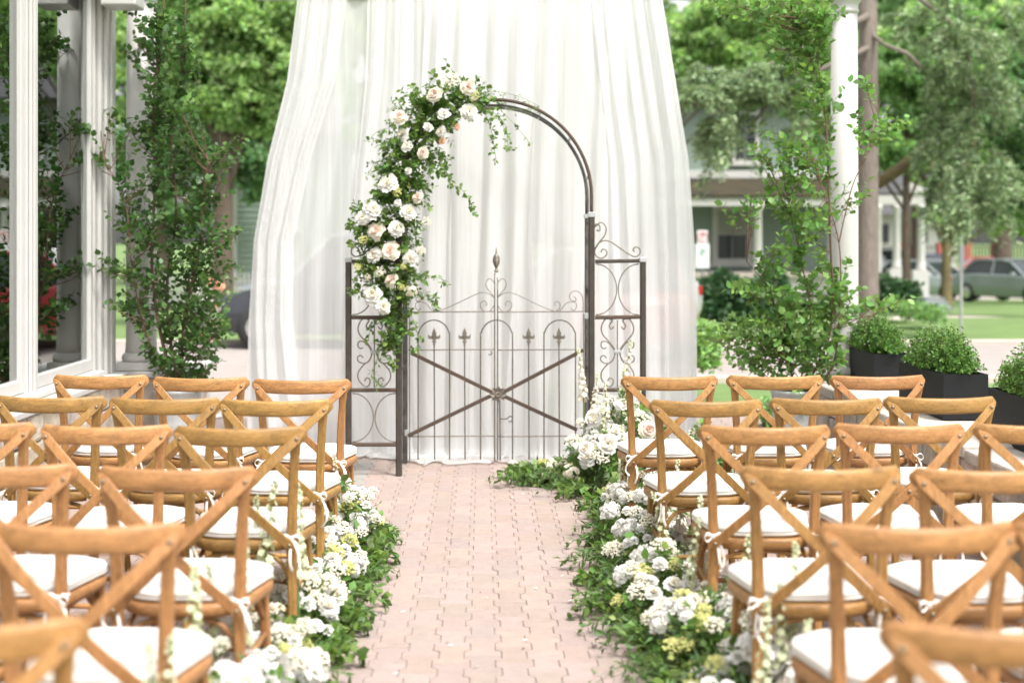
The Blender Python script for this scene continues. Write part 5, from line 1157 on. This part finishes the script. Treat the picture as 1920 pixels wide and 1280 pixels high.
def pcol(px, w_, y0, y1, Y, parent):
    a, c = P(px, y1, Y), P(px, y0, Y); r = w_ / 2 * Y / FPX; mb = MB(); H = c.z - a.z
    mb.lathe([(r * 1.25, 0), (r * 1.25, .1), (r * 1.05, .14), (r, .3), (r * .88, H - .15), (r * 1.2, H - .08), (r * 1.2, H)], 16, (a.x - parent.location.x, Y - parent.location.y, a.z - parent.location.z)); return mb.build('porch_post', M['white'], parent, True)
for px in (1240, 1421, 1560): pcol(px, 17, 386, 512, YH - 2.45, hs_)
# main roof
mb = MB(); z0 = P(0, 185, YH).z; x0, x1 = P(1160, 0, YH).x, P(1600, 0, YH).x
mb.add([hl(Vector(p)) for p in ((x0, YH - .8, z0 - .1), (x1, YH - .8, z0 - .1), (x1, YH + 3, z0 + 2.6), (x0, YH + 3, z0 + 2.6), (x1, YH + 6.5, z0 - .1), (x0, YH + 6.5, z0 - .1))], [(0, 1, 2, 3), (3, 2, 4, 5), (0, 3, 5), (1, 4, 2)]); mb.build('roof', M['roof'], hs_)
# white porch to the right
YP = 36.0
wp = empty('white_porch', Vector((P(1700, 500, YP).x, YP, tz(YP))), 0, 'small white porch with grey shingled roof and square columns', 'porch')
mb = MB(); q = [P(1590, 315, YP + 3), P(1690, 315, YP + 3), P(1704, 362, YP), P(1590, 362, YP)]
mb.add([v - wp.location for v in q] + [v - wp.location + Vector((0, 0, -.06)) for v in q], [(3, 2, 1, 0), (4, 5, 6, 7), (0, 1, 5, 4), (1, 2, 6, 5), (2, 3, 7, 6), (3, 0, 4, 7)]); mb.build('roof', M['roof'], wp)
wbox('fascia', 1590, 1738, 364, 384, YP, .2, M['white'], wp, .01)
mb = MB(); c = P(1700, 362, YP - .05) - wp.location; k2 = YP / FPX
mb.add([c + Vector((dx * k2, dy, dz * k2)) for dy in (0, .25) for dx, dz in ((-12, 0), (42, 0), (58, -6), (55, 4), (26, 12), (8, 20), (0, 18))], [(0, 1, 2, 3, 4, 5, 6), (13, 12, 11, 10, 9, 8, 7)] + [(i, 7 + i, 7 + (i + 1) % 7, (i + 1) % 7) for i in range(7)]); mb.build('gable_trim', M['white'], wp)
for px, yb in ((1646, 560), (1681, 505), (1727, 508)): pcol(px, 15, 384, yb, YP + .1, wp)
wbox('pedestal', 1712, 1742, 507, 562, YP - .1, .45, M['white'], wp, .01); wbox('pedestal', 1668, 1692, 505, 562, YP - .1, .35, M['white'], wp, .01)
for k in range(3): wbox('step', 1738 - k * 2, 1772 + k * 8, 558 + k * 8, 566 + k * 8, YP - .6 - k * .7, .8, M['steel'], wp)
# left pale house and fence
lh = empty('grey_house', Vector((P(440, 500, 38).x, 38, tz(38))), 0, 'pale clapboard house corner between left sapling and drape', 'house')
clap('siding', 440, 620, 250, 515, 37.98, M['siding'], lh, .16); wbox('wall', 440, 620, 250, 540, 38, 5, M['siding'], lh); wbox('corner_board', 434, 443, 250, 540, 37.9, .1, M['white'], lh); house_window(505, 560, 330, 430, 38, lh)
mb = MB(); v = [P(425, 250, 37.5), P(640, 250, 37.5), P(640, 180, 40.5), P(425, 180, 40.5), P(640, 250, 43.5), P(425, 250, 43.5)]; mb.add([q - lh.location for q in v], [(0, 1, 2, 3), (3, 2, 4, 5), (0, 3, 5), (1, 4, 2)]); mb.build('roof', M['roof'], lh)
fn = empty('picket_fence', Vector((P(420, 560, 28).x, 28, tz(28))), 0, 'white picket fence behind the left sapling', 'fence')
x = 300
pk = None
while x < 560:
    if pk is None:
        pk = wbox('picket', x, x + 4.2, 512, 572, 28, .02, M['white'], fn); xx0 = x; continue_ = True
    else: o = pk.copy(); col.objects.link(o); o.parent = fn; o.location.x += (x - xx0) * 28 / FPX
    x += 8.2
for y in (525, 560): wbox('fence_rail', 300, 560, y, y + 4, 28.03, .04, M['white'], fn)
# far brick pillars, fence and distant wall
bp_ = empty('brick_fence', Vector((P(1850, 480, 88).x, 88, tz(88))), 0, 'dark railing with red brick pillars beyond the parked cars', 'fence')
for px in (1690, 1765, 1815, 1870, 1940): wbox('brick_pillar', px - 7, px + 7, 455, 495, 88, .5, M['brick'], bp_)
for i in range(60): wbox('railing_bar', 1640 + i * 6, 1642 + i * 6, 462, 494, 88.2, .05, M['tyre'], bp_)
wbox('top_rail', 1640, 2000, 461, 463, 88.15, .12, M['tyre'], bp_)
wh = empty('distant_house', Vector((P(1740, 480, 95).x, 95, tz(95))), 0, 'pale distant house front seen past the white porch', 'house')
wbox('wall', 1640, 1790, 400, 500, 95, 8, M['white'], wh)
for i in range(4): wbox('window', 1655 + i * 36, 1667 + i * 36, 420, 455, 94.9, .1, M['dark'], wh)
mb = MB(); v = [P(1630, 402, 94), P(1800, 402, 94), P(1800, 365, 99), P(1630, 365, 99), P(1800, 402, 104), P(1630, 402, 104)]; mb.add([q - wh.location for q in v], [(0, 1, 2, 3), (3, 2, 4, 5), (0, 3, 5), (1, 4, 2)]); mb.build('roof', M['roof'], wh)

# ------------------------------------------------------------------ cars
def car(lab, loc, rz, pt, suv=False):
    e = empty('parked_car', loc, rz, lab, 'car', 'cars parked along the streets'); H = 1.75 if suv else 1.45; L = 4.5; Wd = 1.8
    # loft: stations along x: (x, z_bottom, z_belt, half width)
    st = [(-2.25, .42, .78, .62), (-2.15, .28, .92, .80), (-1.6, .22, .98, .88), (-.9, .22, .98, .90), (.3, .22, .97, .90), (.9, .22, .95, .90), (1.6, .22, .88, .87), (2.1, .28, .76, .78), (2.25, .40, .64, .60)]
    mb = MB(); vs = []
    for x, zb, zt, hw in st:
        vs += [(x, -hw * .92, zb), (x, -hw, zb + .15), (x, -hw, (zb + zt) / 2), (x, -hw * .95, zt - .04), (x, -hw * .86, zt), (x, hw * .86, zt), (x, hw * .95, zt - .04), (x, hw, (zb + zt) / 2), (x, hw, zb + .15), (x, hw * .92, zb)]
    n = 10; fs = [(i * n + k, i * n + (k + 1) % n, (i + 1) * n + (k + 1) % n, (i + 1) * n + k) for i in range(len(st) - 1) for k in range(n)]; fs += [tuple(range(n)), tuple((len(st) - 1) * n + k for k in range(n - 1, -1, -1))]
    fs = [tuple(reversed(f)) for f in fs]; mb.add(vs, fs); body = mb.build('body', pt, e, True); body.modifiers.new('es', 'EDGE_SPLIT').split_angle = R(40)
    xr, xf = (-2.05 if suv else -1.75), 1.0
    cab = [(xr, .96, .80), (xr + .45, H - .06, .66), (xr + .8, H, .64), (.0, H, .64), (.35, H - .06, .66), (xf + .05, .94, .80)]
    mb = MB(); vs = []
    for x, z, hw in cab: vs += [(x, -hw, z), (x, hw, z)]
    base = len(vs); 
    fs = [(2 * i, 2 * i + 1, 2 * i + 3, 2 * i + 2) for i in range(5)]
    fs += [(0, 2, 4, 6, 8, 10), (11, 9, 7, 5, 3, 1)]; mb.add(vs, fs); mb.build('cabin_glass', M['dark'], e)
    mb = MB(); mb.box((( xr + .8 + 0) / 2, 0, H + .012), (abs(xr + .6), 1.26, .03))
    for s in (-1, 1):
        for p, q in ((0, 1), (5, 4)): mb.tube([(cab[p][0], s * cab[p][2], cab[p][1]), (cab[q][0], s * cab[q][2], cab[q][1])], .035, 5)
        mb.tube([(-.35, s * .8, .96), (-.35, s * .645, H)], .035, 5); mb.tube([(cab[1][0], s * .66, cab[1][1]), (cab[2][0], s * .645, H), (0, s * .645, H), (cab[4][0], s * .66, cab[4][1])], .03, 5)
    mb.build('roof', pt, e, bevel=.01)
    for x in (-1.4, 1.4):
        for s in (-1, 1):
            vs = []; mb = MB()
            for r_, yy in ((.2, .11), (.32, .11), (.335, .06), (.335, -.06), (.32, -.11), (.2, -.11)): vs += [(x + r_ * math.cos(a * math.pi / 9), s * .80 + yy, .335 + r_ * math.sin(a * math.pi / 9)) for a in range(18)]
            mb.add(vs, [(j * 18 + i, j * 18 + (i + 1) % 18, (j + 1) * 18 + (i + 1) % 18, (j + 1) * 18 + i) for j in range(5) for i in range(18)]); wo = mb.build('wheel', M['tyre'], e, True)
            mb = MB(); vs = [(x, s * .905, .335)] + [(x + .2 * math.cos(a * math.pi / 5), s * .895, .335 + .2 * math.sin(a * math.pi / 5)) for a in range(10)]; mb.add(vs, [(0, 1 + i, 1 + (i + 1) % 10) for i in range(10)]); mb.build('rim', M['chrome'], wo)
    for s in (-1, 1):
        mb = MB(); mb.box((2.12, s * .60, .66), (.16, .34, .13)); mb.build('headlight', M['chrome'], e, bevel=.02); mb = MB(); mb.box((-2.17, s * .62, .76), (.14, .26, .16)); mb.build('tail_light', M['lampred'], e, bevel=.02)
        mb = MB(); mb.box((.75, s * .98, 1.0), (.12, .16, .11)); mb.build('mirror', pt, e, bevel=.03)
    mb = MB(); mb.box((2.2, 0, .52), (.12, .9, .12)); mb.build('grille', M['tyre'], e); mb = MB(); mb.box((2.27, 0, .40), (.02, .4, .1)); mb.build('plate', M['signw'], e)
    return e
pr_, ps_, pk_, pg_, pw_, pb_ = paint('red_paint', (.50, .03, .035)), paint('silver_paint', (.42, .46, .48)), paint('black_paint', (.02, .022, .03)), paint('dark_green_grey_paint', (.26, .30, .31)), paint('white_car_paint', (.75, .75, .75)), paint('blue_paint', (.10, .16, .34))
car('red car parked across the street behind the drape', (1.35, 20.0, -.03), R(98), pr_)
car('black car half hidden by the left drape edge', (-2.35, 21.0, -.03), R(180), pk_)
car('pale silver car seen through the left part of the drape', (-3.0, 26.5, -.03), R(170), ps_, True)
car('white car with red tail light beside the right drape edge', (1.05, 24.2, -.03), R(180), pw_)
car('grey sedan parked with its front turned towards the lawn at the far right', (16.9, 45.5, -.50), R(-64), pg_)
car('pale blue silver car behind the dark sedan', (15.6, 51, -.62), R(-52), ps_)
car('red car parked behind the sedans at the right', (22.6, 63, -.64), R(-10), pr_)
car('white van parked beyond the white porch', (21.0, 76, -.64), R(80), pw_, True)
car('silver car parked left of the white van, seen through the porch', (18.9, 72, -.64), R(60), ps_)
car('blue and white car parked right of the white van', (24.0, 78, -.64), R(75), pb_)
# ------------------------------------------------------------------ street signs, poles, small things
def text(s, size, m, parent, loc, name='lettering'):
    c = bpy.data.curves.new(name, 'FONT'); c.body = s; c.size = size; c.align_x = 'CENTER'; c.align_y = 'CENTER'; c.extrude = .002; c.materials.append(m)
    t_ = bpy.data.objects.new('tmp', c); col.objects.link(t_); me = bpy.data.meshes.new_from_object(t_.evaluated_get(bpy.context.evaluated_depsgraph_get())); bpy.data.objects.remove(t_)
    o = link(name, me, parent); o.location = loc; o.rotation_euler = (R(90), 0, 0); return o
p = P(1317, 586, 29); sg = empty('parking_sign', (p.x, 29, tz(29)), 0, 'parking signs on a thin grey post before the green house', 'sign')
mb = MB(); mb.tube([(0, .03, 0), (0, .03, 1.9)], .028, 8); mb.build('post', M['steel'], sg)
def plate(w_, z0, z1, m): mb = MB(); mb.box((0, 0, (z0 + z1) / 2), (w_, .012, z1 - z0)); return mb.build('sign_plate', m, sg, bevel=.004)
z = lambda y: EYE - (y - 451) * 29 / FPX - tz(29)
q1 = plate(.22, z(456), z(432), M['signw']); q2 = plate(.30, z(503), z(457), M['signw'])
text('P', .19, M['signr'], sg, (0, -.012, (z(456) + z(432)) / 2))
mb = MB(); zc = (z(456) + z(432)) / 2; mb.tube([(.1 * math.cos(a), -.01, zc + .1 * math.sin(a)) for a in np.linspace(0, 6.2, 24)], .008, 5, closed=True); mb.build('red_ring', M['signr'], sg)
text('P', .24, M['signg'], sg, (0, -.012, z(475)))
p = P(1802, 620, 24); po = empty('sign_pole', (p.x, 24, -.03), 0, 'thin grey street pole with a narrow dark sign on the right lawn', 'pole')
mb = MB(); mb.tube([(0, 0, 0), (0, 0, 1.8)], .03, 8); mb.build('post', M['galv'], po); mb = MB(); mb.box((0, -.03, 1.38), (.085, .012, .56)); mb.build('sign_plate', M['steel'], po)
p = P(1350, 640, 20); ub = empty('utility_box', (p.x, 21.9, -.03), 0, 'small dark green box with pale lid on the lawn', 'box')
mb = MB(); mb.box((0, 0, .06), (.30, .3, .12)); mb.build('box_body', M['signg'], ub, bevel=.01); mb = MB(); mb.box((0, 0, .15), (.33, .34, .06)); mb.build('lid', M['path'], ub, bevel=.02)
# pink and white arrangement beyond the left sapling
e = empty('flower_stand', (P(388, 640, 12.2).x, 12.2, 0), 0, 'pink and white flower stand half hidden behind the left sapling', 'flower arrangement')
mb = MB(); mb.tube([(0, 0, 0), (0, 0, .9)], [.04, .03], 8); mb.lathe([(.14, 0), (.15, .02), (.02, .05)], 16); mb.lathe([(.05, .86), (.12, .95), (.13, 1.0)], 16); mb.build('stand', M['white'], e)
s2 = Spray(M['stem'])
for q in range(70): u = Vector((rnd.gauss(0, .11), rnd.gauss(0, .1), .95 + rnd.gauss(0, .17))); s2.twig(Vector((u.x * .4, u.y * .4, .8 + u.z * .1)), u, .1, 8, .05, .002, .3)
s2.build('foliage', 'oval', M['leafG'], e)
for q in range(16): bloom(rnd.choice(['rose_b', 'peony', 'peach', 'head', 'rose_p']), e.location + Vector((rnd.uniform(-.13, .13), -.1, rnd.uniform(.7, 1.25))), .055, e)
# fallen leaves and petals on the paving
for k in range(22):
    pt = P(rnd.uniform(720, 1080), rnd.uniform(930, 1260), 1); Y = EYE * FPX / (rnd.uniform(920, 1270) - 451); px = rnd.uniform(740, 1090)
    mb = MB(); s_ = rnd.uniform(.006, .013); a = rnd.uniform(0, 6); V_ = [(math.cos(a + t) * s_ * rr4, math.sin(a + t) * s_ * rr4 * .7, .001 + .003 * (t > 3)) for t, rr4 in ((0, 1), (1, .8), (2.2, .7), (3.4, 1), (4.5, .8), (5.4, .7))]
    mb.add(V_, [(0, 1, 2, 3, 4, 5)]); o = mb.build('fallen_petal', M[['petC', 'petW', 'petW', 'twig'][k % 4]]); o.location = ((px - 960) * Y / FPX, Y, .003); tag(o, 'tiny fallen petal or bud scale lying on the pink pavers', 'petal', 'fallen petals scattered on the aisle')
